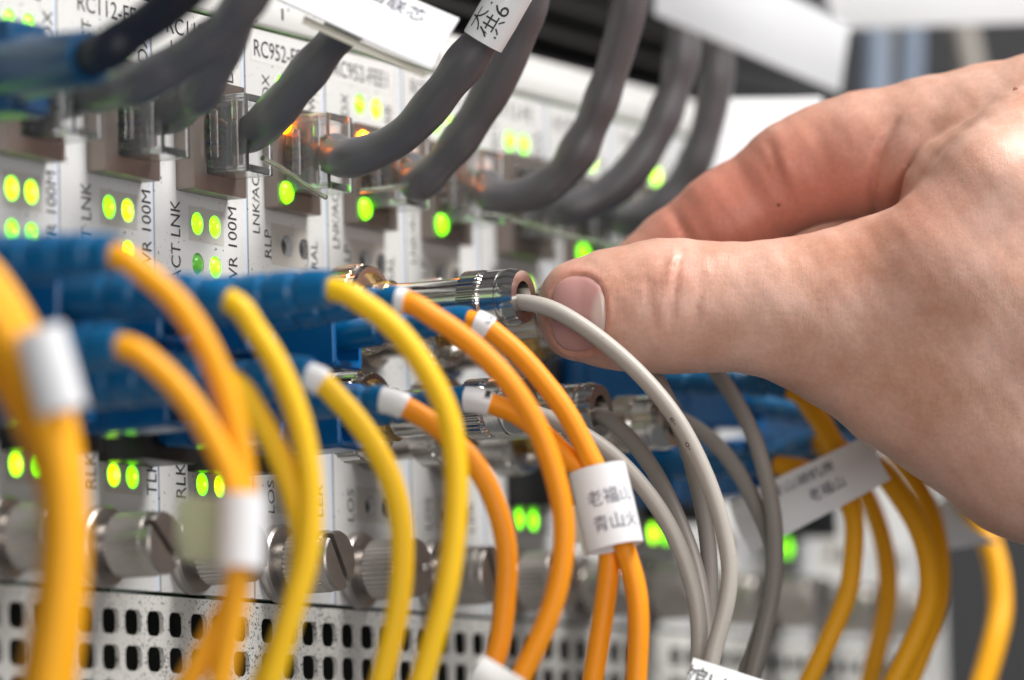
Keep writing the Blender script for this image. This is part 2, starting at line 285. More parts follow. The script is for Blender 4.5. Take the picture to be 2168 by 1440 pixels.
M['clearlatch'] = glass('clear_latch', (0.86, 0.92, 0.78), 0.2)
M['wall'] = simple('dark_cabinet', (0.075, 0.076, 0.08), 0.6, var=0.12, vscale=6)
M['grille'] = simple('black_grille', (0.012, 0.010, 0.009), 0.6, var=0.2)
M['bluegrey'] = simple('blue_grey_cable', (0.28, 0.34, 0.44), 0.5)
for _c, _n in (((0.75, 0.3, 0.02), 'wire_orange'), ((0.02, 0.25, 0.05), 'wire_green'), ((0.02, 0.06, 0.4), 'wire_blue'), ((0.2, 0.08, 0.03), 'wire_brown')):
    M[_n] = simple(_n, _c, 0.4)

class Geo:
    """collects one part's geometry in world millimetres"""
    def __init__(s):
        s.v = []; s.f = []
    def add(s, v, f):
        n = len(s.v)
        s.v += [tuple(map(float, p)) for p in v]
        s.f += [tuple(i + n for i in q) for q in f]
        return s
    def box(s, x0, x1, y0, y1, z0, z1, bev=0.0, seg=2):
        bm = bmesh.new()
        bmesh.ops.create_cube(bm, size=1.0)
        for v in bm.verts:
            v.co = ((x0 + x1) / 2 + v.co.x * (x1 - x0), (y0 + y1) / 2 + v.co.y * (y1 - y0), (z0 + z1) / 2 + v.co.z * (z1 - z0))
        if bev > 0:
            bmesh.ops.bevel(bm, geom=bm.edges[:], offset=bev, segments=seg, profile=0.5, affect='EDGES')
        bm.verts.index_update()
        s.add([v.co[:] for v in bm.verts], [[v.index for v in f.verts] for f in bm.faces])
        bm.free()
        return s
    def ring_sweep(s, rings, closed_ends=True):
        n = len(rings[0])
        v = [p for r in rings for p in r]
        f = []
        for i in range(len(rings) - 1):
            for j in range(n):
                a = i * n + j; b = i * n + (j + 1) % n
                f.append((a, b, b + n, a + n))
        if closed_ends:
            f.append(tuple(range(n))[::-1]); f.append(tuple(range((len(rings) - 1) * n, len(rings) * n)))
        return s.add(v, f)
    def lathe(s, org, dirv, prof, seg=40, teeth=0, depth=0.0, caps=True):
        """prof: list of (along, radius); teeth > 0 makes a knurled outline"""
        d = Vector(dirv).normalized()
        a = d.cross(Vector((0, 0, 1)));
        if a.length < 1e-3: a = d.cross(Vector((1, 0, 0)))
        a.normalize(); b = d.cross(a)
        if teeth: seg = teeth * 4
        rings = []
        for l, r in prof:
            ring = []
            for j in range(seg):
                t = 2 * math.pi * j / seg
                rr = r
                if teeth: rr = r - (depth if j % 4 in (2, 3) else 0.0)
                ring.append(Vector(org) + d * l + (a * math.cos(t) + b * math.sin(t)) * rr)
            rings.append(ring)
        return s.ring_sweep(rings, caps)
    def tube(s, pts, rad, seg=18, ell=None, closed=True):
        """swept tube; rad is a number or a list"""
        P = [Vector(p) for p in pts]
        n = len(P)
        R = rad if isinstance(rad, (list, tuple)) else [rad] * n
        tan = [(P[min(i + 1, n - 1)] - P[max(i - 1, 0)]).normalized() for i in range(n)]
        nv = tan[0].cross(Vector((0.3, 0.2, 1))).normalized()
        rings = []
        for i in range(n):
            nv = (nv - tan[i] * nv.dot(tan[i])).normalized()
            bv = tan[i].cross(nv)
            rings.append([P[i] + (nv * math.cos(2 * math.pi * j / seg) + bv * math.sin(2 * math.pi * j / seg)) * R[i] for j in range(seg)])
        return s.ring_sweep(rings, closed)
    def build(s, name, mat, root=None, parent=None, smooth=True, angle=35, kind=None):
        org = Vector(ORIGIN.get(root.name, (0, 0, 0))) if root is not None else Vector((0, 0, 0))
        me = bpy.data.meshes.new(name)
        me.from_pydata([((p[0] - org.x) * MM, (p[1] - org.y) * MM, (p[2] - org.z) * MM) for p in s.v], [], s.f)
        me.update()
        if smooth:
            me.polygons.foreach_set('use_smooth', [True] * len(me.polygons))
            me.set_sharp_from_angle(angle=math.radians(angle))
        me.materials.append(mat)
        o = bpy.data.objects.new(name, me)
        COL.objects.link(o)
        if root is not None:
            o.parent = parent or root
        if kind: o['kind'] = kind
        return o

ORIGIN = {}
def thing(name, label, cat, loc, group=None):
    o = bpy.data.objects.new(name, None)
    o.empty_display_size = 0.005
    COL.objects.link(o)
    o.location = Vector(loc) * MM
    o['label'] = label; o['category'] = cat
    if group: o['group'] = group
    ORIGIN[o.name] = tuple(loc)
    return o

def spline(pts, step=1.2):
    """Catmull-Rom through the points, resampled every step mm"""
    P = [Vector(p) for p in pts]
    P = [P[0] * 2 - P[1]] + P + [P[-1] * 2 - P[-2]]
    out = []
    for i in range(1, len(P) - 2):
        p0, p1, p2, p3 = P[i - 1:i + 3]
        n = max(2, int((p2 - p1).length / step))
        for k in range(n):
            t = k / n
            out.append(0.5 * ((2 * p1) + (p2 - p0) * t + (2 * p0 - 5 * p1 + 4 * p2 - p3) * t * t + (3 * p1 - p0 - 3 * p2 + p3) * t ** 3))
    out.append(P[-2])
    for _ in range(3):
        out = [out[0]] + [(out[i - 1] + out[i] * 2 + out[i + 1]) / 4 for i in range(1, len(out) - 1)] + [out[-1]]
    return out

def plate_mesh(outer, holes, half):
    """flat plate with real holes: 2D filled curve, extruded; returns verts (x, y, z) and faces in curve space"""
    cu = bpy.data.curves.new('plate', 'CURVE'); cu.dimensions = '2D'; cu.fill_mode = 'BOTH'; cu.extrude = half
    for loop in [outer] + holes:
        sp = cu.splines.new('POLY'); sp.points.add(len(loop) - 1); sp.use_cyclic_u = True
        for p, q in zip(sp.points, loop): p.co = (q[0], q[1], 0, 1)
    ob = bpy.data.objects.new('plate', cu); COL.objects.link(ob)
    dg = bpy.context.evaluated_depsgraph_get(); dg.update()
    me = bpy.data.meshes.new_from_object(ob.evaluated_get(dg))
    v = [tuple(x.co) for x in me.vertices]; f = [tuple(p.vertices) for p in me.polygons]
    bpy.data.objects.remove(ob); bpy.data.curves.remove(cu); bpy.data.meshes.remove(me)
    return v, f

_txt = {}
def text_mesh(s):
    """glyph outlines of a string, cap height about 1, starting at x = 0"""
    if s not in _txt:
        cu = bpy.data.curves.new('lettering', 'FONT'); cu.body = s; cu.size = 1.0; cu.resolution_u = 3
        ob = bpy.data.objects.new('lettering', cu); COL.objects.link(ob)
        dg = bpy.context.evaluated_depsgraph_get(); dg.update()
        me = bpy.data.meshes.new_from_object(ob.evaluated_get(dg))
        v = np.array([x.co[:] for x in me.vertices]) if len(me.vertices) else np.zeros((0, 3))
        f = [tuple(p.vertices) for p in me.polygons]
        bpy.data.objects.remove(ob); bpy.data.curves.remove(cu); bpy.data.meshes.remove(me)
        if len(v):
            lo = v.min(0); hi = v.max(0)
            v = v - lo; v[:, 0] /= max(1e-6, hi[0] - lo[0]); v[:, 1] /= max(1e-6, hi[1] - lo[1])
        _txt[s] = (v, f)
    return _txt[s]

def circle(cx, cy, r, n=24):
    return [(cx + r * math.cos(2 * math.pi * i / n), cy + r * math.sin(2 * math.pi * i / n)) for i in range(n)]
def rrect(x0, x1, y0, y1, r, n=5):
    out = []
    for cx, cy, a0 in ((x1 - r, y1 - r, 0), (x0 + r, y1 - r, 90), (x0 + r, y0 + r, 180), (x1 - r, y0 + r, 270)):
        for i in range(n + 1):
            a = math.radians(a0 + 90 * i / n); out.append((cx + r * math.cos(a), cy + r * math.sin(a)))
    return out

# ------------------------------------------------------------------ setting
g = Geo().box(520, 530, -700, 260, -400, 420)
o = g.build('wall', M['wall'], smooth=False); o['kind'] = 'structure'; o['label'] = 'dark grey inner side wall of the cabinet'
# chassis
CH = thing('equipment_chassis', 'white steel chassis with a dusty two-row vent strip below the cards', 'chassis', (70, 0, -56))
holes = []
for x0, n in ((-112, 0), (-106.0, 4), (-75.0, 7), (-20.0 + 0.3, 6), (19.4, 21), (160.0, 17)):
    for i in range(n):
        for z in (-60.0, -65.2, -70.4, -75.6):
            x = x0 + i * 6.15
            holes.append(rrect(x - 2.3, x + 2.3, z - 1.85, z + 1.85, 1.15, 4))
for i in range(2):
    for z in (-60.0, -65.2, -70.4, -75.6):
        x = -26.0 - (1 - i) * 6.15 + 0.15
        holes.append(rrect(x - 2.3, x + 2.3, z - 1.85, z + 1.85, 1.15, 4))
v, f = plate_mesh([(-130, -92), (268, -92), (268, -55.9), (-130, -55.9)], holes, 0.35)
Geo().add([(p[0], 0.65 - p[2], p[1]) for p in v], f).build('vent_strip', M['vent'], CH, smooth=False)
Geo().box(-130, 268, 14, 15, -92, -56).build('vent_backing', M['dark'], CH, smooth=False)
Geo().box(-130, 268, 0.2, 3.0, 33.0, 37.4, 0.4).build('top_lip', M['panel'], CH)
Geo().box(-130, 268, 0.9, 24, 37.41, 39.6, 0.3).build('top_cover', M['panel'], CH)
Geo().box(-130, 268, 15.5, 60, -92, 37).build('chassis_body', M['dark'], CH, smooth=False)
Geo().box(268.3, 272, -3, 60, -92, 37.4, 0.5).build('side_flange', M['panel'], CH)
for x in (27, 52, 77):
    Geo().box(x - 0.25, x + 0.25, 0.12, 0.19, 34.4, 36.2).build('tick_mark', M['ink'], CH, smooth=False)
# unit above: dark louvres
UD = thing('upper_device', 'black louvred front of the device above the white chassis', 'device', (80, 20, 40))
Geo().box(-130, 268, 44, 60, 40, 130).build('back_panel', M['dark'], UD, smooth=False)
for k in range(7):
    z = 42.5 + k * 5.6
    g = Geo()
    g.add([(-130, 24, z - 1.6), (268, 24, z - 1.6), (268, 34, z + 1.2), (-130, 34, z + 1.2), (-130, 24, z - 0.4), (268, 24, z - 0.4), (268, 34, z + 2.4), (-130, 34, z + 2.4)],
          [(0, 1, 2, 3), (7, 6, 5, 4), (0, 4, 5, 1), (1, 5, 6, 2), (2, 6, 7, 3), (3, 7, 4, 0)])
    g.build('louvre', M['grille'], UD, smooth=False)

# ------------------------------------------------------------------ cards
def lettering(root, s, cx, cz, w, h, rot=0, y=-0.04, mat='ink'):
    """flat print on the faceplate; w along the reading direction, h cap height, rot in degrees"""
    v, f = text_mesh(s)
    if not len(v): return
    a = math.radians(rot); ca, sa = math.cos(a), math.sin(a)
    out = []
    for p in v:
        x = (p[0] - 0.5) * w; z = (p[1] - 0.5) * h
        out.append((cx + x * ca - z * sa, y, cz + x * sa + z * ca))
    Geo().add(out, f).build('lettering', M[mat], root, smooth=False)

def led(root, x, z, mat, r=1.5, y0=0.0):
    lo_ = Geo().lathe((x, y0 + 3.0, z), (0, -1, 0), [(0, r), (2.6, r), (3.0, r * 0.95), (3.4, r * 0.78), (3.7, r * 0.5), (3.82, r * 0.2)], 22).build('indicator_light', M[mat], root, angle=80)
    if mat in ('led', 'ledhot'):
        k = 1.0 if mat == 'ledhot' else 0.55
        Geo().lathe((x, y0 - 0.60, z), (0, -1, 0), [(0, r * 0.50 * k), (0.2, r * 0.40 * k), (0.3, r * 0.15 * k)], 14).build('light_core', M['ledcore'], root, lo_, angle=80)

def thumb_screw(root, x, z, ang, r=4.7):
    sc = Geo().lathe((x, 0, z), (0, -1, 0), [(0, 6.0), (1.2, 6.0), (1.6, 5.6), (1.6, 3.4), (3.2, 3.4)], 36).build('screw', M['screw'], root, angle=30)
    Geo().lathe((x, 0, z), (0, -1, 0), [(3.0, r - 0.5), (3.5, r), (9.0, r), (9.3, r - 0.25)], teeth=36, depth=0.22).build('knurled_head', M['screw'], root, sc, angle=25)
    g = Geo()
    a = math.radians(ang)
    for sgn in (1, -1):
        t0 = math.asin(0.62 / r)
        loop = [(r * 0.97 * math.cos(t), r * 0.97 * math.sin(t)) for t in [t0 + (math.pi - 2 * t0) * k / 20 for k in range(21)]]
        loop = [(p[0] * sgn, p[1] * sgn) for p in loop]
        rings = []
        for l, sc2 in ((9.0, 1.0), (10.6, 1.0), (10.95, 0.955)):
            rings.append([(x + (px * math.cos(a) - pz * math.sin(a)) * sc2, -l, z + (px * math.sin(a) + pz * math.cos(a)) * sc2) for px, pz in loop])
        g.ring_sweep(rings)
    g.build('slotted_face', M['screw'], root, sc, angle=30)

def jack(root, x0, x1, z0, z1, deep=3.0, bez=(2.6, 2.6)):
    v, f = plate_mesh(rrect(x0, x1, z0, z1, 0.35, 2), [rrect(x0 + bez[0], x1 - bez[1], z0 + 2.6, z1 - 2.2, 0.2, 2)], deep / 2 + 0.5)
    j = Geo().add([(p[0], -deep / 2 + 0.5 - p[2], p[1]) for p in v], f).build('network_jack', M['jack'], root, smooth=False)
    Geo().box(x0 + bez[0] - 0.3, x1 - bez[1] + 0.3, 9.0, 9.6, z0 + 2.2, z1 - 2).build('jack_cavity', M['dark'], root, j, smooth=False)
    for k in range(8):
        zz = z0 + 4.0 + k * 1.02
        Geo().box(x1 - bez[1] - 2.0, x1 - bez[1] - 0.8, 1.0, 8.0, zz - 0.18, zz + 0.18).build('contact', M['contact'], root, j, smooth=False)

def base_plate(root, xl, xr, hl, rl=()):
    xl += 0.25; xr -= 1.25
    holes = [circle(x, z, r, 26) for x, z, r in hl] + [[(a, c), (b, c), (b, d), (a, d)] for a, b, c, d in rl]
    v, f = plate_mesh([(xl, -55.3), (xr, -55.3), (xr, 31.9), (xl, 31.9)], holes, 0.75)
    Geo().add([(p[0], 0.75 - p[2], p[1]) for p in v], f).build('faceplate', M['panel'], root, smooth=False)
    Geo().box(xr + 0.06, xr + 1.15, 0.02, 8, -55.3, 31.9, 0.1, 1).build('edge_strip', M['strip'], root)
    Geo().box(xl + 0.5, xr - 0.5, 10.5, 11.5, -55, 31.5).build('circuit_board', M['board'], root, smooth=False)

def sheet(root, name, x0, x1, z0, z1, mat, holes=(), y=-0.03):
    v, f = plate_mesh([(x0, z0), (x1, z0), (x1, z1), (x0, z1)], [circle(x, z, r, 26) for x, z, r in holes], 0.012)
    Geo().add([(p[0], y + 0.012 - p[2], p[1]) for p in v], f).build(name, M[mat], root, smooth=False)

def fibre_card(xl, xr, L0, label, top=('led', 'led'), mid=('led', 'ledhot', 'leddim', 'led'), low=('ledhot', 'led'), ang=-38):
    c = thing('media_converter_card', label, 'circuit card', (xl, 0, -55), 'converter cards in the chassis')
    L1 = L0 + 5.1
    lamps = [(L0, 24.0, top[0]), (L1, 24.0, top[1]), (L0, 0.1, mid[0]), (L1, 0.1, mid[1]), (L0, -6.0, mid[2]), (L1, -6.0, mid[3]), (L0, -38.9, low[0]), (L1, -38.9, low[1])]
    hl = [(x, z, 1.72) for x, z, _ in lamps]
    base_plate(c, xl, xr, hl, [(L0 - 3.5, L0 + 6.7, 7.2, 19.2), (L0 - 3.0, L0 + 9.0, -34, -9)])
    for x, z, m in lamps: led(c, x, z, m, 1.55, 0.35)
    sheet(c, 'beige_overlay', L0 - 2.6, L0 + 7.6, -2.6, 2.6, 'beige', [(x, z, 1.72) for x, z, _ in lamps if abs(z - 0.1) < 1])
    sheet(c, 'beige_overlay', L0 - 2.6, L0 + 7.6, -41.5, -36.8, 'beige', [(x, z, 1.72) for x, z, _ in lamps if z < -30])
    jack(c, L0 - 6.0, L0 + 9.1, 4.5, 21.4, 3.2, (3.6, 2.9))
    # fibre transceiver socket, black
    r = Geo().box(L0 - 4.2, L0 + 10.2, -8.0, 6, -37.2, -11.0, 0.3)
    r.build('fibre_socket', M['black'], c)
    lettering(c, 'RC112-FE', L0 + 0.2, 29.2, 16.0, 2.5)
    lettering(c, 'ACT LNK', L0 - 6.4, -3.1, 12.2, 2.7, 90)
    lettering(c, 'PWR 100M', L0 + 10.2, -3.2, 13.6, 2.6, 90)
    lettering(c, 'ACT', L0 - 5.5, 24.3, 5.2, 2.7, 90)
    lettering(c, 'FDX', L0 + 10.0, 24.0, 5.6, 2.6, 90)
    lettering(c, 'RLK', L0 - 6.2, -38.6, 5.2, 2.7, 90)
    lettering(c, 'TLK', L0 + 10.4, -38.7, 5.2, 2.7, 90)
    thumb_screw(c, L0 - 4.0, -49.5, ang)
    return c

def e1_card(xl, xr, label, coax=True, lit=('led', 'ledhot'), orange=True, ang=-50):
    c = thing('media_converter_card', label, 'circuit card', (xl, 0, -55), 'converter cards in the chassis')
    a = xl + 11.2; b = xl + 16.6
    lamps = [(a, 24.0, lit[0]), (b, 24.0, lit[1]), (a + 0.6, -0.8, 'ledoff'), (b + 0.6, -0.8, 'ledoff'), (a + 0.6, -39.5, 'ledoff'), (b + 0.6, -39.5, 'ledoff')]
    base_plate(c, xl, xr, [(x, z, 1.72) for x, z, _ in lamps], [(xl + 8.2, xl + 15.6, 7.2, 18.0)])
    for x, z, m in lamps:
        led(c, x, z, m, 1.5, 0.35 if m != 'ledoff' else 1.2)
    sheet(c, 'beige_overlay', xl + 7.0, xl + 18.2, -4.0, 2.4, 'beige', [(x, z, 1.72) for x, z, _ in lamps if abs(z + 0.8) < 1])
    sheet(c, 'beige_overlay', xl + 7.0, xl + 18.2, -42.0, -36.5, 'beige', [(x, z, 1.72) for x, z, _ in lamps if z < -30])
    sheet(c, 'printed_strip', xl + 2.0, xl + 21.5, 26.9, 31.2, 'sticker')
    jack(c, xl + 5.2, xl + 18.4, 4.4, 20.4, 2.4, (2.8, 2.6))
    Geo().lathe((xl + 7.6, -2.0, 6.9), (0, -1, 0), [(0, 1.75), (0.5, 1.75), (1.0, 1.5), (1.35, 0.9), (1.45, 0.3)], 22).build('port_light', M['led'], c, angle=80)
    Geo().lathe((xl + 7.6, -2.0, 17.6), (0, -1, 0), [(0, 1.6), (0.5, 1.6), (1.0, 1.35), (1.35, 0.8), (1.45, 0.3)], 22).build('port_light', M['ledorange' if orange else 'ledoff'], c, angle=80)
    lettering(c, 'RC952-FEE1', xl + 11.6, 29.0, 17.4, 2.6, y=-0.07)
    lettering(c, 'LNK/ACT', xl + 2.6, 5.6, 10.4, 2.1, 90)
    lettering(c, 'RLP', xl + 6.0, -0.9, 4.3, 2.0, 90)
    lettering(c, 'RAL', xl + 20.2, -1.4, 4.3, 2.0, 90)
    lettering(c, 'FDX', xl + 6.3, 22.8, 4.8, 2.2, 90)
    lettering(c, 'PWR', xl + 20.4, 22.6, 5.0, 2.2, 90)
    lettering(c, 'LOS', xl + 5.4, -39.6, 5.0, 2.0, 90)
    lettering(c, 'LER', xl + 20.0, -39.4, 5.0, 2.0, 90)
    if coax:
        for z in (-11.6, -27.7):
            Geo().lathe((xl + 11.2, 1, z), (0, -1, 0), [(0, 6.2), (3.0, 6.2), (3.0, 5.0), (12.0, 4.8)], 32).build('coax_socket', M['steelworn'], c, angle=30)
    thumb_screw(c, xl + 7.0, -49.8, ang)
    return c

fibre_card(-116.5, -90.5, -103.0, 'leftmost white converter card, cut off by the picture edge')
fibre_card(-90.5, -64.4, -77.0, 'white converter card behind the far left bundle of yellow cables', mid=('ledhot', 'ledhot', 'led', 'led'))
fibre_card(-64.4, -38.3, -50.7, 'white converter card with two glowing lamps at the left edge', mid=('ledhot', 'ledhot', 'led', 'led'), low=('ledhot', 'led'))
fibre_card(-38.3, -12.4, -24.8, 'white converter card headed by RC112 lettering, its screw slotted diagonally', mid=('led', 'ledhot', 'leddim', 'ledhot'), low=('ledhot', 'led'))
fibre_card(-12.4, 14.8, 0.0, 'white converter card in sharp focus with four green lamps under a jack', low=('led', 'ledhot'), mid=('led', 'led', 'leddim', 'led'))
e1_card(14.8, 39.4, 'white converter card headed RC952 in the middle of the row, nearest of its kind', ang=-55)
e1_card(39.4, 64.6, 'blurred white converter card with two bright lamps above an orange-lit plug', ang=5)
e1_card(64.6, 89.8, 'third of the blurred coaxial converter cards, counting from the sharp one', ang=-60)
fibre_card(89.8, 115, 101.6, 'blurred white converter card just beyond the coaxial ones', low=('led', 'led'), top=('led', 'led'))
e1_card(115, 140, 'far blurred converter card behind the index fingertip', coax=False, orange=False, lit=('ledhot', 'ledhot'))
fibre_card(140, 165, 151.6, 'far blurred converter card with a large green glow near the grey cables', low=('ledhot', 'led'), top=('ledhot', 'ledhot'))
e1_card(165, 190, 'far blurred converter card hidden mostly behind the thumb', coax=False, orange=False)
fibre_card(190, 215, 202.0, 'far blurred converter card behind the white flag label', low=('ledhot', 'led'))
e1_card(215, 240, 'second card from the right end of the chassis', coax=False, orange=False)
e1_card(240, 266, 'last card at the right end of the chassis', coax=False, orange=False)

# ------------------------------------------------------------------ fibre patch cables
FTEXT = [
 'outermost yellow fibre cable at the left picture edge, badly out of focus', 'lower blurred yellow fibre cable at the left picture edge',
 'blurred yellow fibre cable arching from the upper blue boot left of centre', 'blurred yellow fibre cable from the lower blue boot, joined by a white tag',
 'yellow fibre cable from the drooping blue boot, just right of the blurred pair', 'thin yellow fibre cable squeezed behind the blurred arching pair',
 'lemon yellow fibre cable arching in front of the orange ones', 'yellow fibre cable with a white tag, below the lemon yellow arch',
 'orange fibre cable with white tag, directly behind the lemon yellow arch', 'orange fibre cable from the lower boot crossing behind the lemon yellow cable',
 'sharp orange fibre cable running into the top of the white sleeve', 'sharp lower orange fibre cable meeting the other inside the white sleeve',
 'thick amber fibre cable passing under the white flag by the wrist', 'amber fibre cable hanging straight below the white flag label',
 'amber fibre cable beside the thumb base, behind the thickest one', 'narrow amber fibre cable with a dark twist, below the flag label',
 'rightmost amber fibre cable hanging in front of the dark wall',
 'golden fibre cable inside the blurred bundle at the left edge']
for i, (colr, u, z, pts) in enumerate(FIBRES):
    E0 = Vector(pts[0])
    bx = 0.5 * (E0.x + u + 2.5)
    B = Vector((bx, 0, z))
    c = thing('fibre_cable', FTEXT[i], 'fibre cable', (bx, 0, z), 'fibre patch cables')
    d = (E0 - B); ln = d.length; d.normalize()
    # connector body: square shell with an open back
    d0 = Vector((d.x * 0.5, d.y, d.z * 0.5)).normalized()
    sx = Vector((1, 0, 0)); sz = d0.cross(sx).normalized() * -1
    if sz.z < 0: sz = -sz
    def sq(l, hx, hz, ch):
        cc = B + d0 * l
        pr = [(-hx + ch, -hz), (hx - ch, -hz), (hx, -hz + ch), (hx, hz - ch), (hx - ch, hz), (-hx + ch, hz), (-hx, hz - ch), (-hx, -hz + ch)]
        return [cc + sx * a + sz * b for a, b in pr]
    g = Geo().ring_sweep([sq(2, 3.7, 4.4, 0.5), sq(9, 3.7, 4.4, 0.5), sq(9.2, 4.3, 4.9, 0.6), sq(12.5, 4.3, 4.9, 0.6), sq(12.7, 3.9, 4.6, 0.6), sq(13.6, 3.9, 4.6, 0.6), sq(13.8, 4.3, 4.9, 0.6),
                          sq(24.0, 4.3, 4.9, 0.6), sq(24.3, 4.0, 4.6, 0.6), sq(24.2, 3.3, 3.9, 0.5), sq(20.5, 3.1, 3.7, 0.5)])
    body = g.build('connector_body', M['blue'], c, angle=25)
    k1 = B + d0 * 20
    P = spline([k1 - d0 * 3, k1, k1.lerp(E0, 0.55) + Vector((0, 0, 0.12 * max(0, (k1 + d0 * (ln - 20) - E0).z)))] + [Vector(p) for p in pts], 0.55)
    iE = min(range(len(P)), key=lambda k: (P[k] - E0).length)
    # boot: smooth collar, then ribs
    bp = []; br = []
    n = iE
    for k in range(n + 1):
        t = k / n
        r = (3.75 - 1.15 * t ** 2) if colr == 'yellow' else 2.35 - 0.35 * t
        if 0.40 < t < 0.95 and (k % 8) in (0, 1): r -= 0.34
        bp.append(P[k]); br.append(r)
    Geo().tube(bp, br, 20).build('boot', M['teal'], c, angle=25)
    cp = P[max(0, iE - 4):][::2] + [P[-1]]
    rad = 2.3 if i < 2 or i > 16 else {'yellow': 1.62, 'orange': 1.55, 'amber': 1.6}[colr]
    if i == 12: rad = 1.75
    if i == 16: rad = 2.1
    Geo().tube(cp, rad, 18).build('jacket', M['gold_jacket' if i < 4 or i > 16 else colr], c, angle=80)
    if i in (7, 8, 9, 10, 11):   # white marker tags just past the boot
        tp = [P[k] for k in range(iE + (0 if i != 10 else 2), min(len(P), iE + (3 if i == 8 else 5 if i == 7 else 7)))]
        Geo().tube(tp, rad + 0.38, 20).build('marker_tag', M['tape'], c, angle=30)
        if i in (10, 11):
            q = P[iE + 5]
            nrm = (BACK + UP * 0.9).normalized(); tv = (P[iE + 6] - P[iE + 4]).normalized(); nv = nrm - tv * nrm.dot(tv); nv.normalize(); bv = tv.cross(nv)
            v, f = text_mesh('2' if i == 10 else '1')
            Geo().add([q + nv * (rad + 0.42) - bv * ((p[1] - 0.5) * 1.3) * -1 + tv * ((p[0] - 0.5) * 0.8) for p in v], f).build('lettering', M['ink'], c, smooth=False)

# ------------------------------------------------------------------ coax cables
CTEXT = ['thin grey coaxial cable from the sharp metal connector beside the thumb', 'thin grey coaxial cable from the lower sharp connector behind orange cables',
         'grey coaxial cable whose connector the hand is pinching', 'shade-toned grey coaxial cable from the lower connector under the thumb',
         'blurred grey coaxial cable dropping from behind the middle of the thumb', 'blurred grey coaxial cable from the farthest visible lower connector']
for i, (u, z, pts) in enumerate(COAX):
    B = Vector((u, 0, z)); D = Vector((0, -1, 0))
    c = thing('coaxial_cable', CTEXT[i], 'coaxial cable', (u, 0, z), 'coaxial cables on the converter cards')
    Geo().lathe(B, D, [(9.8, 6.2), (10.2, 7.0), (13.6, 7.0), (13.8, 6.8)], teeth=40, depth=0.25).build('coupling_nut', M['copper' if i == 0 else 'steel'], c, angle=20)
    Geo().lathe(B, D, [(13.8, 6.75), (14.8, 6.75), (15.3, 6.5), (15.3, 5.7), (14.2, 5.4)], teeth=52, depth=0.12).build('nut_lip', M['steel'], c, angle=25)
    Geo().lathe(B, D, [(13.5, 3.7), (16.4, 3.7), (16.7, 4.1), (18.8, 4.1), (19.2, 3.7)], 40).build('brass_ring', M['gold'], c, angle=30)
    Geo().lathe(B, D, [(19.0, 3.3), (19.3, 3.55), (31.6, 3.55)], 48).build('sleeve', M['steel'], c, angle=30)
    kn = Geo().lathe(B, D, [(31.5, 3.6), (31.7, 4.5), (34.6, 4.5)], teeth=34, depth=0.24).build('knurled_ring', M['steelworn'], c, angle=20)
    Geo().lathe(B, D, [(34.6, 4.42), (35.0, 4.42), (35.55, 4.0)], teeth=34, depth=0.3).build('ring_bevel', M['steel'], c, kn, angle=20)
    Geo().lathe(B, D, [(35.4, 3.9), (35.7, 4.35), (38.0, 4.35), (38.15, 4.1), (38.35, 4.1), (38.5, 4.35), (39.4, 4.42), (41.0, 3.95), (41.0, 2.35), (40.4, 2.15), (34.0, 2.1)], 56).build('end_ring', M['steel'], c, angle=25)
    E0 = Vector(pts[0])
    inner = B + D * 34 + Vector((0, 0, -0.75))
    P = spline([inner, B + D * 38.5 + Vector((0, 0, -0.75)), E0 if (E0 - B).length > 39.5 else B + D * 41.5 + Vector((0, 0, -0.9))] + [Vector(p) for p in pts[1:]], 1.0)
    Geo().tube(P, 1.28, 18).build('jacket', M['coax' if i < 2 else 'coaxshade'], c, angle=80)
    if i == 0:
        for (k0, s) in ((34, 'e-'), (38, 'o-'), (116, '··')):
            if k0 + 1 >= len(P): continue
            q = P[k0]; tv = (P[k0 + 1] - P[k0 - 1]).normalized(); nv = (BACK - UP * 0.9); nv = (nv - tv * nv.dot(tv)).normalized(); bv = tv.cross(nv)
            v, f = text_mesh(s)
            if len(v): Geo().add([q + nv * 1.3 + tv * ((p[0] - 0.5) * 1.3) + bv * ((p[1] - 0.5) * 0.6) for p in v], f).build('print_mark', M['ink'], c, smooth=False)

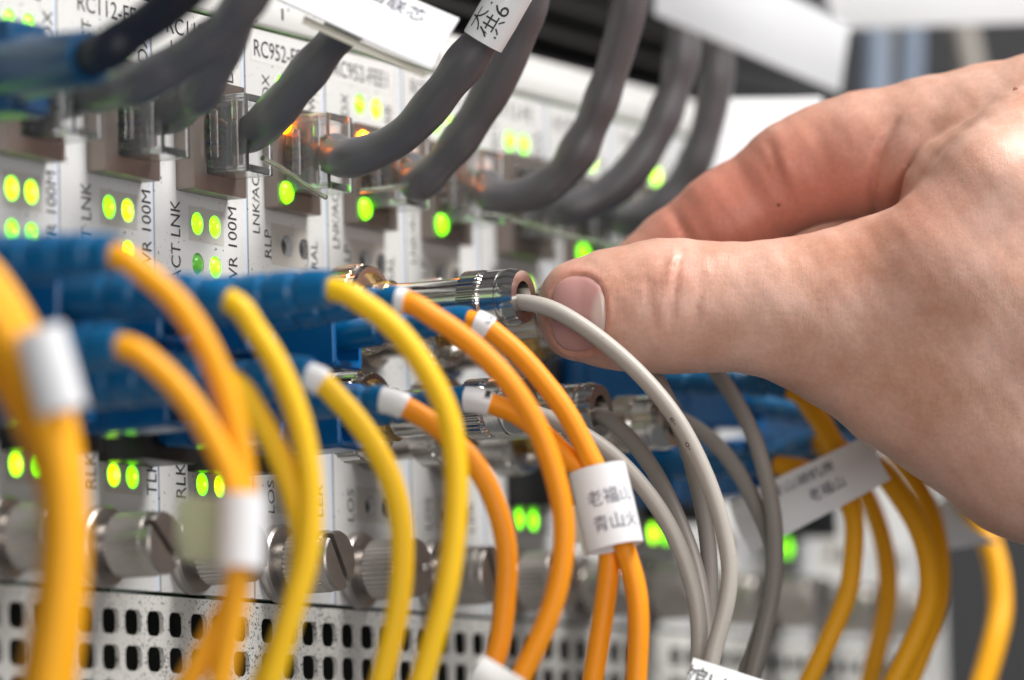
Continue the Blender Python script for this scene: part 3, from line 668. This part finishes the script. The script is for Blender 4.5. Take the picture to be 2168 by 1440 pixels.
# ------------------------------------------------------------------ network cables with clear plugs
NTEXT = ['dark navy network cable with a blue boot in the top corner', 'blurred grey network cable just below the dark navy one',
         'grey network cable from the second clear plug, greenish underneath', 'sharp dark grey network cable rising to the white paper tag',
         'grey network cable carrying a white tag with large black characters', 'grey network cable right of the black-lettered white tag',
         'blurred grey network cable rising in a wide bend, third beyond the sharp plug', 'blurred grey network cable cut off above by a white flag',
         'farthest grey network cable, nearest to the index finger']
for i, (u, colr, pts) in enumerate(NETS):
    uc = u + 0.0; zc = 12.9
    B = Vector((uc, 0, zc))
    c = thing('network_cable', NTEXT[i], 'network cable', (uc, 0, zc), 'network cables on the converter cards')
    rc = 2.9
    tip = 9.8
    S = Vector(pts[0])
    P = spline([B + Vector((0.3, -5.4, 0)), B + Vector((0.2, -8.4, 0.1))] + [Vector(p) for p in pts], 1.0)
    rr = []
    for k in range(len(P)):
        w = 0.26 * math.sin(k * 0.43 + i * 2.1) * math.sin(k * 0.19 + i) + 0.10 * math.sin(k * 0.8 + i)
        rr.append((rc + w) * (0.96 if k < 3 else 1.0))
    Geo().tube(P, rr, 22).build('jacket', M[colr], c, angle=80)
    if colr == 'navy':
        h = Geo().box(uc - 5.0, uc + 5.0, -17, 1, zc - 6.2, zc + 6.6, 0.9, 3).build('plug', M['shadedboot'], c)
        k = min(range(len(P)), key=lambda q: abs((P[q] - B).length - 36))
        Geo().tube(P[4:k], [4.9 - 1.2 * (q / max(1, k - 4)) for q in range(k - 4)], 22).build('boot', M['shadedboot'], c)
        continue
    # clear plug: walls and ribs
    x0, x1, z0, z1 = uc - 4.0, uc + 4.0, zc - 5.85, zc + 5.85
    g = Geo()
    g.box(x0, x0 + 1.0, -tip, 4, z0, z1, 0.15, 1)
    pl = g.build('plug', M['clear'], c, angle=30)
    Geo().box(x1 - 1.0, x1, -tip, 4, z0, z1, 0.15, 1).build('plug_wall', M['clear'], c, pl, angle=30)
    Geo().box(x0 + 1.03, x1 - 1.03, -tip, 4, z0, z0 + 1.1, 0.12, 1).build('plug_wall', M['clear'], c, pl, angle=30)
    Geo().box(x0 + 1.03, x1 - 1.03, -tip, 4, z1 - 1.1, z1, 0.12, 1).build('plug_wall', M['clear'], c, pl, angle=30)
    Geo().box(x0 + 1.03, x1 - 1.03, -2.6, -1.2, z0 + 1.13, z1 - 1.13, 0.1, 1).build('plug_rib', M['clear'], c, pl, angle=30)
    Geo().box(x0 - 0.75, x0 - 0.03, -5.2, -4.0, z0 + 2.2, z1 - 2.2, 0.15, 1).build('plug_rib', M['clear'], c, pl, angle=30)
    Geo().box(x0 - 0.6, x0 - 0.03, -tip + 1.2, -tip + 2.2, z0 + 0.6, z1 - 0.6, 0.15, 1).build('plug_rib', M['clear'], c, pl, angle=30)
    for k, wm in enumerate(('wire_orange', 'wire_green', 'wire_blue', 'wire_brown')):
        zz = zc + 3.1 - k * 2.0
        Geo().tube(spline([(uc - 0.4, -5.2, zc + (zz - zc) * 0.4), (uc - 1.4, -2.5, zz), (uc - 1.6, 3, zz)], 0.8), 0.5, 8).build('wire', M[wm], c, pl)
    if i in LATCH:
        Geo().tube(spline(LATCH[i], 1.0), 0.42, 8).build('latch', M['clearlatch'], c)

# ------------------------------------------------------------------ far cables at upper right
for i, pts in enumerate(FAR_CABLES):
    c = thing('hanging_cable', ['blurred pale grey cable hanging behind the knuckles, left of three', 'blurred blue-grey cable hanging behind the knuckles', 'blurred grey cable hanging in front of the dark wall, rightmost',
                                'blurred pale cable between the two hanging blue-grey ones'][i], 'cable', pts[0], 'cables hanging beyond the chassis')
    Geo().tube(spline(pts, 3), 2.9, 14).build('jacket', M[['bluegrey', 'bluegrey', 'coax', 'coax'][i]], c, angle=80)

# ------------------------------------------------------------------ paper labels
def flag(name, label, quad, bulge=0.6, mat='paper', txt=(), back=True, grp='paper labels on the cables', wav=0.3, wrap=None, thick=0.35):
    A, Bq, Cq, Dq = (Vector(q) for q in quad)
    nrm = (Bq - A).cross(Dq - A).normalized()
    if nrm.dot(BACK) < 0: nrm = -nrm
    def surf(s, t, off=0.0):     # s along the width, t from top to bottom
        p = A.lerp(Bq, s).lerp(Dq.lerp(Cq, s), t)
        return p + nrm * (bulge * math.sin(math.pi * min(1, max(0, t))) + wav * math.sin(s * 5.0 + 0.8) * math.sin(t * 2.2 + 0.5) + off)
    c = thing(name, label, 'label', A.lerp(Cq, 0.5)[:], grp)
    nu, nv = 16, 8
    g = Geo()
    v = [surf(i / nu, j / nv, 0) for j in range(nv + 1) for i in range(nu + 1)] + [surf(i / nu, j / nv, -thick) for j in range(nv + 1) for i in range(nu + 1)]
    K = (nu + 1) * (nv + 1); f = []
    for j in range(nv):
        for i in range(nu):
            a = j * (nu + 1) + i
            f.append((a, a + nu + 1, a + nu + 2, a + 1)); f.append((K + a, K + a + 1, K + a + nu + 2, K + a + nu + 1))
    for i in range(nu):
        f.append((i, i + 1, K + i + 1, K + i)); a = nv * (nu + 1) + i; f.append((a + 1, a, K + a, K + a + 1))
    for j in range(nv):
        a = j * (nu + 1); f.append((a + nu + 1, a, K + a, K + a + nu + 1)); a += nu; f.append((a, a + nu + 1, K + a + nu + 1, K + a))
    g.add(v, f).build('sheet', M[mat], c, angle=60)
    for s, s0, s1, t0, t1, m in txt:
        tv, tf = text_mesh(s)
        if len(tv): Geo().add([surf(s0 + (s1 - s0) * p[0], t1 + (t0 - t1) * p[1], 0.11) for p in tv], tf).build('lettering', M[m], c, smooth=False)
    if back:
        g = Geo()
        q = [surf(0.25 + 0.73 * i / 8, 1.0 + 0.10 * j, -thick - 0.5 - 0.3 * j) for j in range(2) for i in range(9)]
        q += [p - nrm * 0.15 for p in q]
        ff = []
        for i in range(8):
            ff += [(i, i + 9, i + 10, i + 1), (18 + i, 18 + i + 1, 18 + i + 10, 18 + i + 9)]
        g.add(q, ff).build('back_sheet', M['paperback'], c, smooth=False)
    return c, surf

flag('paper_label', 'large white paper tag with faint print, hanging over the sharp grey cable', FLAGS['net_paper'], 0.5, 'paper', [('口联芯', 0.52, 0.84, 0.12, 0.38, 'inkblue')])
flag('paper_label', 'blurred wide white flag crossing the top, ending in a rounded corner', FLAGS['net_far'], 0.4, 'paper', back=False)
flag('paper_label', 'blurred blank white tag above the index finger', FLAGS['hang_white'], 0.6, 'paper', back=False)
flag('paper_label', 'white flag label with two rows of faint print beside the wrist', FLAGS['fib_right'], 1.2, 'tape', [('青山湖机房', 0.28, 0.72, 0.18, 0.42, 'inkblue'), ('老福山', 0.5, 0.74, 0.56, 0.78, 'inkblue')], back=False)
flag('paper_label', 'crumpled shiny white label under the wrist', FLAGS['fib_right_b'], 2.5, 'tape', back=False, wav=0.9)
flag('paper_label', 'blurred white strip along the top corner above the knuckles', FLAGS['far_top'], 1.5, 'paper', back=False)
flag('paper_label', 'sharp white label with bold black characters at the bottom edge', FLAGS['coax_low'], 0.1, 'tape', [('馆LAN', -0.02, 0.56, 0.14, 0.66, 'ink')], back=False, wav=0.08)
flag('paper_label', 'small white label at the bottom edge between orange cables', FLAGS['bot_mid'], 0.8, 'tape', back=False)

def sleeve(name, label, ends, ra, rb, mat='paper', txt=(), flap=None, face=None):
    """paper wrapped round cables: oval tube whose broad side faces the viewer's side of the rack"""
    p0, p1 = Vector(ends[0]), Vector(ends[1])
    ax = (p1 - p0).normalized(); ln = (p1 - p0).length
    nv = (face or BACK).copy(); nv = (nv - ax * nv.dot(ax)).normalized(); sv = nv.cross(ax).normalized()
    if sv.dot(RIGHT) < 0: sv = -sv
    def surf(a, l, off=0.0):   # a: angle from the facing direction
        return p0 + ax * l + sv * math.sin(a) * (ra + off) + nv * math.cos(a) * (rb + off)
    c = thing(name, label, 'label', p0[:], 'wrapped cable labels')
    seg = 40
    rings = [[surf(2 * math.pi * j / seg, l, o) for j in range(seg)] for l, o in ((0, -0.2), (0, 0), (ln * 0.5, 0.05), (ln, 0), (ln, -0.2), (ln * 0.5, -0.16), (0, -0.2))]
    Geo().ring_sweep(rings, False).build('wrap', M[mat], c, angle=50)
    for s, a0, a1, l0, l1, m, vert in txt:
        tv, tf = text_mesh(s)
        if not len(tv): continue
        if not vert:
            pts = [surf(math.radians(a0 + (a1 - a0) * p[0]), l1 + (l0 - l1) * p[1], 0.09) for p in tv]
        else:        # reading along the axis
            pts = [surf(math.radians(a0 + (a1 - a0) * p[1]), l0 + (l1 - l0) * p[0], 0.09) for p in tv]
        Geo().add(pts, tf).build('lettering', M[m], c, smooth=False)
    if flap:
        g = Geo()
        q = [surf(math.radians(-75), l) - sv * w - nv * (0.8 + w * 0.2) for l, w in flap]
        q0 = [surf(math.radians(-75), l) - nv * 0.6 for l, w in flap]
        n = len(flap)
        vv = q0 + q + [p - nv * 0.15 for p in q0 + q]
        ff = []
        for k in range(n - 1):
            ff += [(k, k + 1, n + k + 1, n + k), (2 * n + k, 3 * n + k, 3 * n + k + 1, 2 * n + k + 1), (n + k, n + k + 1, 3 * n + k + 1, 3 * n + k)]
        g.add(vv, ff).build('loose_flap', M['paperback'], c, smooth=False)
    return c
sleeve('wrapped_label', 'white printed sleeve wrapped round two orange cables', TUBES['orange_sleeve'], 4.15, 2.6, 'paper',
       [('老福山', -34, 62, 3.6, 6.0, 'inkblue', False), ('青山火', -32, 64, 7.4, 9.8, 'inkblue', False)], [(4.5, 0.2), (5.5, 1.6), (9.8, 1.7), (9.9, 0.7), (12.2, 0.8), (12.3, 0.1)])
sleeve('wrapped_label', 'blurred white sleeve wrapped round the yellow pair', TUBES['yellow_sleeve'], 2.9, 2.6, 'paper')
sleeve('wrapped_label', 'blurred white sleeve on the outermost yellow cable', TUBES['left_sleeve'], 3.0, 2.9, 'paper')
sleeve('wrapped_label', 'white tag with large black characters wrapped on a grey network cable', TUBES['net_sleeve'], 3.25, 3.25, 'tape',
       [('供6', 28, -24, 0.9, 6.4, 'ink', True), ('大1', -24, -66, 1.2, 6.0, 'ink', True)])
# pale square flag of the yellow sleeve
flag('paper_label', 'pale greenish square label hanging on the blurred yellow pair', FLAGS['yellow_flap'], 0.8, 'paperflag', back=False)

# ------------------------------------------------------------------ the hand (one continuous skin, grown from a distance field)
def seg_d(p, a, b):
    a3 = np.array(a[:3], np.float32); b3 = np.array(b[:3], np.float32); ba = b3 - a3
    x, y, z = p[0] - a3[0], p[1] - a3[1], p[2] - a3[2]
    t = np.clip((x * ba[0] + y * ba[1] + z * ba[2]) / max(1e-6, float(ba @ ba)), 0, 1)
    dx = x - t * ba[0]; dy = y - t * ba[1]; dz = z - t * ba[2]
    return np.sqrt(dx * dx + dy * dy + dz * dz) - (a[3] + (b[3] - a[3]) * t)
def smin(a, b, k):
    h = np.maximum(k - np.abs(a - b), 0) / k
    return np.minimum(a, b) - h * h * k * 0.25
def chain(p, c, k=1.5):
    d = None
    for i in range(len(c) - 1):
        s = seg_d(p, c[i], c[i + 1])
        d = s if d is None else smin(d, s, k)
    return d
def thumb_field(p):
    return smin(chain(p, HAND['thumb_up'], 2.0), chain(p, HAND['thumb_lo'], 2.0), 4.0)
NX, NY, NA, NB = 9.90, 3.95, 4.15, 5.75       # nail centre and half sizes
def nail_q(x, y):
    u = (x - NX) / NA; v = (y - NY) / NB
    return np.abs(u) ** 2.6 + np.abs(v) ** 2.4
def line_d(x, y, pl):
    d = None
    for (ax, ay), (bx, by) in zip(pl[:-1], pl[1:]):
        vx, vy = bx - ax, by - ay
        t = np.clip(((x - ax) * vx + (y - ay) * vy) / (vx * vx + vy * vy + 1e-9), 0, 1)
        s = np.sqrt((x - ax - t * vx) ** 2 + (y - ay - t * vy) ** 2)
        d = s if d is None else np.minimum(d, s)
    return d
def line_taper(x, y, pl):
    (ax, ay), (bx, by) = pl[0], pl[-1]
    vx, vy = bx - ax, by - ay
    t = np.clip(((x - ax) * vx + (y - ay) * vy) / (vx * vx + vy * vy + 1e-9), 0, 1)
    return np.clip(np.sin(np.pi * (0.12 + 0.76 * t)), 0, 1)
def hand_field(p):
    A = thumb_field(p)
    A = smin(A, chain(p, HAND['body']), 8.0)
    A = smin(A, chain(p, HAND['back']), 7.0)
    I = smin(chain(p, HAND['index_prox']), chain(p, HAND['index_tip'], 3.0), 3.0)
    D = smin(A, I, 1.1)
    K = smin(chain(p, HAND['palm']), chain(p, HAND['palm2']), 6.0)
    for n in ('middle', 'ring', 'little'):
        K = smin(K, chain(p, HAND[n], 3.0), 2.5)
    D = smin(D, K, 4.0)
    D = smin(D, chain(p, HAND['arm']), 12.0)
    x, y, z = p
    for pl, w, a, d in CREASES:
        m = np.clip((z - (820 - d) + 2.0) / 4.0, 0, 1) * np.clip(((820 - d) + 16 - z) / 4.0, 0, 1)
        D = D + 0.8 * a * np.exp(-(line_d(x, y, pl) / w) ** 2) * m * line_taper(x, y, pl)
    for pl, w, a, d in RIDGES:
        m = np.clip((z - (820 - d) + 2.0) / 4.0, 0, 1)
        D = D - a * np.exp(-(line_d(x, y, pl) / w) ** 2) * m * line_taper(x, y, pl)
    q = nail_q(x, y)
    front = np.clip((z - 1.0) / 1.5, 0, 1) * (x < 20)
    D = D + 0.36 * np.clip((1.06 - q) / 0.10, 0, 1) * front
    fold = np.exp(-((np.sqrt(q) - 1.16) / 0.10) ** 2) * np.clip((x - NX + 3.0) / 3.0, 0, 1)
    D = D - 0.26 * fold * front
    # gentle unevenness of flesh
    D = D + 0.06 * np.sin(x * 0.55 + y * 0.3) * np.sin(y * 0.5 - z * 0.35 + 1.0) + 0.05 * np.sin(x * 1.3 + 2) * np.sin(y * 1.1 + x * 0.4)
    return D
def surface_nets(F, org, h):
    nx, ny, nz = F.shape
    S = F < 0
    cnt = np.zeros((nx - 1, ny - 1, nz - 1), np.int8)
    for dx in (0, 1):
        for dy in (0, 1):
            for dz in (0, 1):
                cnt += S[dx:nx - 1 + dx, dy:ny - 1 + dy, dz:nz - 1 + dz]
    act = (cnt > 0) & (cnt < 8)
    idx = -np.ones(act.shape, np.int64)
    I, J, K = np.nonzero(act)
    idx[I, J, K] = np.arange(len(I))
    acc = np.zeros((len(I), 3)); num = np.zeros(len(I))
    corners = [(a, b, c) for a in (0, 1) for b in (0, 1) for c in (0, 1)]
    for c0 in corners:
        for ax in range(3):
            if c0[ax]: continue
            c1 = list(c0); c1[ax] = 1
            f0 = F[I + c0[0], J + c0[1], K + c0[2]].astype(float); f1 = F[I + c1[0], J + c1[1], K + c1[2]].astype(float)
            m = (f0 < 0) != (f1 < 0)
            t = np.where(m, f0 / np.where(np.abs(f0 - f1) < 1e-9, 1, f0 - f1), 0)
            pt = np.array(c0, float)[None, :].repeat(len(I), 0); pt[:, ax] = t
            acc[m] += pt[m]; num[m] += 1
    V = (np.stack([I, J, K], 1) + acc / num[:, None]) * h + np.array(org)
    Q = []
    for ax in range(3):
        o = [a for a in range(3) if a != ax]
        s0 = [slice(1, n - 1) for n in F.shape]; s1 = list(s0)
        s0[ax] = slice(0, F.shape[ax] - 1); s1[ax] = slice(1, F.shape[ax])
        ch = S[tuple(s0)] != S[tuple(s1)]
        e = np.array(np.nonzero(ch)).T
        for a in range(3):
            if a != ax: e[:, a] += 1
        neg = S[e[:, 0], e[:, 1], e[:, 2]]
        cells = []
        for d0, d1 in ((0, 0), (1, 0), (1, 1), (0, 1)):
            c = e.copy(); c[:, o[0]] -= d0; c[:, o[1]] -= d1
            cells.append(idx[c[:, 0], c[:, 1], c[:, 2]])
        q = np.stack(cells, 1)
        flip = neg if ax != 1 else ~neg
        q[~flip] = q[~flip][:, ::-1]
        Q.append(q)
    return V, np.concatenate(Q)

H_STEP = 0.68
gx = np.arange(2.5, 168, H_STEP, dtype=np.float32); gy = np.arange(-46, 50, H_STEP, dtype=np.float32); gz = np.arange(-104, 26, H_STEP, dtype=np.float32)
FLD = np.empty((len(gx), len(gy), len(gz)), np.float32)
for i0 in range(0, len(gx), 24):
    i1 = min(len(gx), i0 + 24)
    X, Y, Z = np.meshgrid(gx[i0:i1], gy, gz, indexing='ij')
    FLD[i0:i1] = hand_field((X, Y, Z))
HV, HQ = surface_nets(FLD, (gx[0], gy[0], gz[0]), H_STEP)
del FLD
# pull vertices onto the field's zero and smooth a little
for _ in range(1):
    p = HV.T.astype(np.float32); e = 0.15
    f0 = hand_field((p[0], p[1], p[2]))
    gr = np.stack([hand_field((p[0] + e, p[1], p[2])) - f0, hand_field((p[0], p[1] + e, p[2])) - f0, hand_field((p[0], p[1], p[2] + e)) - f0], 1) / e
    HV = HV - (gr * (f0 / np.maximum(0.2, (gr ** 2).sum(1)))[:, None]).clip(-0.5, 0.5)

def skin_material():
    m, nt, b = new_mat('skin')
    N = nt.nodes.new; L = nt.links.new
    tc = N('ShaderNodeTexCoord')
    at = N('ShaderNodeAttribute'); at.attribute_name = 'flush_glow'
    n1 = N('ShaderNodeTexNoise'); n1.inputs['Scale'].default_value = 90; n1.inputs['Detail'].default_value = 6; n1.inputs['Roughness'].default_value = 0.6
    L(tc.outputs['Object'], n1.inputs['Vector'])
    r1 = N('ShaderNodeValToRGB'); r1.color_ramp.elements[0].position = 0.30; r1.color_ramp.elements[1].position = 0.72
    r1.color_ramp.elements[0].color = (0.55, 0.285, 0.195, 1); r1.color_ramp.elements[1].color = (0.75, 0.48, 0.385, 1)
    L(n1.outputs['Fac'], r1.inputs['Fac'])
    mx = N('ShaderNodeMix'); mx.data_type = 'RGBA'; mx.inputs['B'].default_value = (0.60, 0.22, 0.155, 1)
    L(at.outputs['Fac'], mx.inputs['Factor']); L(r1.outputs['Color'], mx.inputs['A'])
    n4 = N('ShaderNodeTexNoise'); n4.inputs['Scale'].default_value = 1400; n4.inputs['Detail'].default_value = 3
    L(tc.outputs['Object'], n4.inputs['Vector'])
    r4 = N('ShaderNodeMapRange'); r4.inputs['From Min'].default_value = 0.3; r4.inputs['From Max'].default_value = 0.7; r4.inputs['To Min'].default_value = 0.93; r4.inputs['To Max'].default_value = 1.05
    L(n4.outputs['Fac'], r4.inputs['Value'])
    mm = N('ShaderNodeMix'); mm.data_type = 'RGBA'; mm.blend_type = 'MULTIPLY'; mm.inputs['Factor'].default_value = 1.0
    L(mx.outputs['Result'], mm.inputs['A']); L(r4.outputs['Result'], mm.inputs['B'])
    L(mm.outputs['Result'], b.inputs['Base Color'])
    b.inputs['Subsurface Weight'].default_value = 0.40
    b.inputs['Subsurface Radius'].default_value = (1.0, 0.36, 0.2)
    b.inputs['Subsurface Scale'].default_value = 0.0022
    b.inputs['Roughness'].default_value = 0.44
    b.inputs['Specular IOR Level'].default_value = 0.42
    # relief: fine crossing skin lines and pores
    mp = N('ShaderNodeMapping'); mp.inputs['Scale'].default_value = (1.0, 0.5, 1.0); mp.inputs['Rotation'].default_value = (0, 0, 0.25)
    L(tc.outputs['Object'], mp.inputs['Vector'])
    vo = N('ShaderNodeTexVoronoi'); vo.feature = 'DISTANCE_TO_EDGE'; vo.inputs['Scale'].default_value = 1500
    L(mp.outputs['Vector'], vo.inputs['Vector'])
    vr = N('ShaderNodeMapRange'); vr.inputs['From Max'].default_value = 0.12
    L(vo.outputs['Distance'], vr.inputs['Value'])
    n2 = N('ShaderNodeTexNoise'); n2.inputs['Scale'].default_value = 500; n2.inputs['Detail'].default_value = 5
    L(tc.outputs['Object'], n2.inputs['Vector'])
    b1 = N('ShaderNodeBump'); b1.inputs['Strength'].default_value = 0.11; b1.inputs['Distance'].default_value = 0.00012
    L(vr.outputs['Result'], b1.inputs['Height'])
    b2 = N('ShaderNodeBump'); b2.inputs['Strength'].default_value = 0.18; b2.inputs['Distance'].default_value = 0.0004
    L(n2.outputs['Fac'], b2.inputs['Height']); L(b1.outputs['Normal'], b2.inputs['Normal'])
    # fine transverse wrinkles running across the fingers
    mw = N('ShaderNodeMapping'); mw.inputs['Scale'].default_value = (1.0, 0.16, 0.3); mw.inputs['Rotation'].default_value = (0, 0, -0.15)
    L(tc.outputs['Object'], mw.inputs['Vector'])
    n5 = N('ShaderNodeTexNoise'); n5.inputs['Scale'].default_value = 1500; n5.inputs['Detail'].default_value = 4; n5.inputs['Distortion'].default_value = 0.4
    L(mw.outputs['Vector'], n5.inputs['Vector'])
    b3 = N('ShaderNodeBump'); b3.inputs['Strength'].default_value = 0.22; b3.inputs['Distance'].default_value = 0.00016
    L(n5.outputs['Fac'], b3.inputs['Height']); L(b2.outputs['Normal'], b3.inputs['Normal'])
    L(b3.outputs['Normal'], b.inputs['Normal'])
    return m

HAND_AT = Vector(CAM_LOC) - BACK * 820.0
me = bpy.data.meshes.new('person')
me.from_pydata((HV * MM).tolist(), [], HQ.tolist())
me.update()
me.polygons.foreach_set('use_smooth', [True] * len(me.polygons))
# redness of joints and nail folds; index also painted for reflected, scattered light
px, py, pz = HV[:, 0], HV[:, 1], HV[:, 2]
fl = np.zeros(len(HV))
for (cx, cy, cz, rr, a) in FLUSH_GLOW:
    fl += a * np.exp(-((px - cx) ** 2 + (py - cy) ** 2 + (pz - cz) ** 2) / rr ** 2)
q = nail_q(px, py)
fl += 0.28 * np.exp(-((np.sqrt(q) - 1.15) / 0.14) ** 2) * (pz > 0) * (px < 20)
att = me.attributes.new('flush_glow', 'FLOAT', 'POINT')
att.data.foreach_set('value', np.clip(fl, 0, 0.9).astype(np.float32))
me.materials.append(skin_material())
person = bpy.data.objects.new('person', me)
COL.objects.link(person)
person.matrix_world = Matrix.Translation(HAND_AT * MM) @ CAM_ROT.to_4x4()
person['label'] = 'bare right hand reaching in, thumb and index finger pinching a coaxial connector'
person['category'] = 'person'

# thumb nail
def nail_mesh():
    nr, na = 14, 56
    V = [(NX, NY)]
    for i in range(1, nr + 1):
        for j in range(na):
            t = 2 * math.pi * j / na
            cx = math.copysign(abs(math.cos(t)) ** (2 / 2.6), math.cos(t)); sy = math.copysign(abs(math.sin(t)) ** (2 / 2.4), math.sin(t))
            V.append((NX + NA * 0.985 * cx * i / nr, NY + NB * 0.985 * sy * i / nr))
    V = np.array(V)
    z = np.full(len(V), 9.0)
    for _ in range(60):
        z = z - 0.7 * thumb_field((V[:, 0].astype(np.float32), V[:, 1].astype(np.float32), z.astype(np.float32)))
    q = nail_q(V[:, 0], V[:, 1])
    z = z + 0.10 + 0.16 * (1 - q) - 0.30 * np.clip((q - 0.75) / 0.25, 0, 1) ** 2 * (V[:, 0] > NX - 2)
    top = np.column_stack([V, z]); bot = top.copy(); bot[:, 2] -= 0.6
    f = []
    n = len(V)
    for j in range(na):
        f.append((0, 1 + j, 1 + (j + 1) % na))
        for i in range(nr - 1):
            a = 1 + i * na + j; b = 1 + i * na + (j + 1) % na
            f.append((a, a + na, b + na, b))
        a = 1 + (nr - 1) * na + j; b = 1 + (nr - 1) * na + (j + 1) % na
        f.append((a, n + a, n + b, b))
    return np.vstack([top, bot]), f
nv_, nf_ = nail_mesh()
me = bpy.data.meshes.new('nail')
me.from_pydata((nv_ * MM).tolist(), [], nf_)
me.update()
me.polygons.foreach_set('use_smooth', [True] * len(me.polygons))
me.set_sharp_from_angle(angle=math.radians(50))
mt, nt, b = new_mat('nail')
tc = nt.nodes.new('ShaderNodeTexCoord'); sp = nt.nodes.new('ShaderNodeSeparateXYZ')
nt.links.new(tc.outputs['Object'], sp.inputs['Vector'])
# pale half moon at the root, pink bed
vm = nt.nodes.new('ShaderNodeVectorMath'); vm.operation = 'DISTANCE'
mpn = nt.nodes.new('ShaderNodeMapping'); mpn.inputs['Scale'].default_value = (1, 0.62, 0)
nt.links.new(tc.outputs['Object'], mpn.inputs['Vector']); nt.links.new(mpn.outputs['Vector'], vm.inputs[0])
vm.inputs[1].default_value = ((NX + 4.9) * MM, (NY - 0.6) * 0.62 * MM, 0)
mr = nt.nodes.new('ShaderNodeMapRange'); mr.inputs['From Min'].default_value = 0.0023; mr.inputs['From Max'].default_value = 0.0033; mr.inputs['To Min'].default_value = 1; mr.inputs['To Max'].default_value = 0
nt.links.new(vm.outputs['Value'], mr.inputs['Value'])
mx = nt.nodes.new('ShaderNodeMix'); mx.data_type = 'RGBA'
mx.inputs['A'].default_value = (0.56, 0.30, 0.275, 1); mx.inputs['B'].default_value = (0.66, 0.50, 0.45, 1)
nt.links.new(mr.outputs['Result'], mx.inputs['Factor']); nt.links.new(mx.outputs['Result'], b.inputs['Base Color'])
b.inputs['Roughness'].default_value = 0.24
b.inputs['Subsurface Weight'].default_value = 0.2; b.inputs['Subsurface Radius'].default_value = (1, 0.4, 0.3); b.inputs['Subsurface Scale'].default_value = 0.001
me.materials.append(mt)
nail = bpy.data.objects.new('nail', me); COL.objects.link(nail); nail.parent = person
for (cx, cy, r, c0) in MOLES:
    pr = hand_field
    zz = np.array([20.0], np.float32)
    for _ in range(80):
        zz = zz - 0.6 * hand_field((np.array([cx], np.float32), np.array([cy], np.float32), zz))
    bm = bmesh.new(); bmesh.ops.create_icosphere(bm, subdivisions=2, radius=r)
    for v in bm.verts: v.co = ((v.co.x + cx) * MM, (v.co.y + cy) * MM, (v.co.z * 0.35 + float(zz[0])) * MM)
    me = bpy.data.meshes.new('mole'); bm.to_mesh(me); bm.free()
    me.polygons.foreach_set('use_smooth', [True] * len(me.polygons))
    me.materials.append(simple('mole', c0, 0.6))
    mo = bpy.data.objects.new('mole', me); COL.objects.link(mo); mo.parent = person
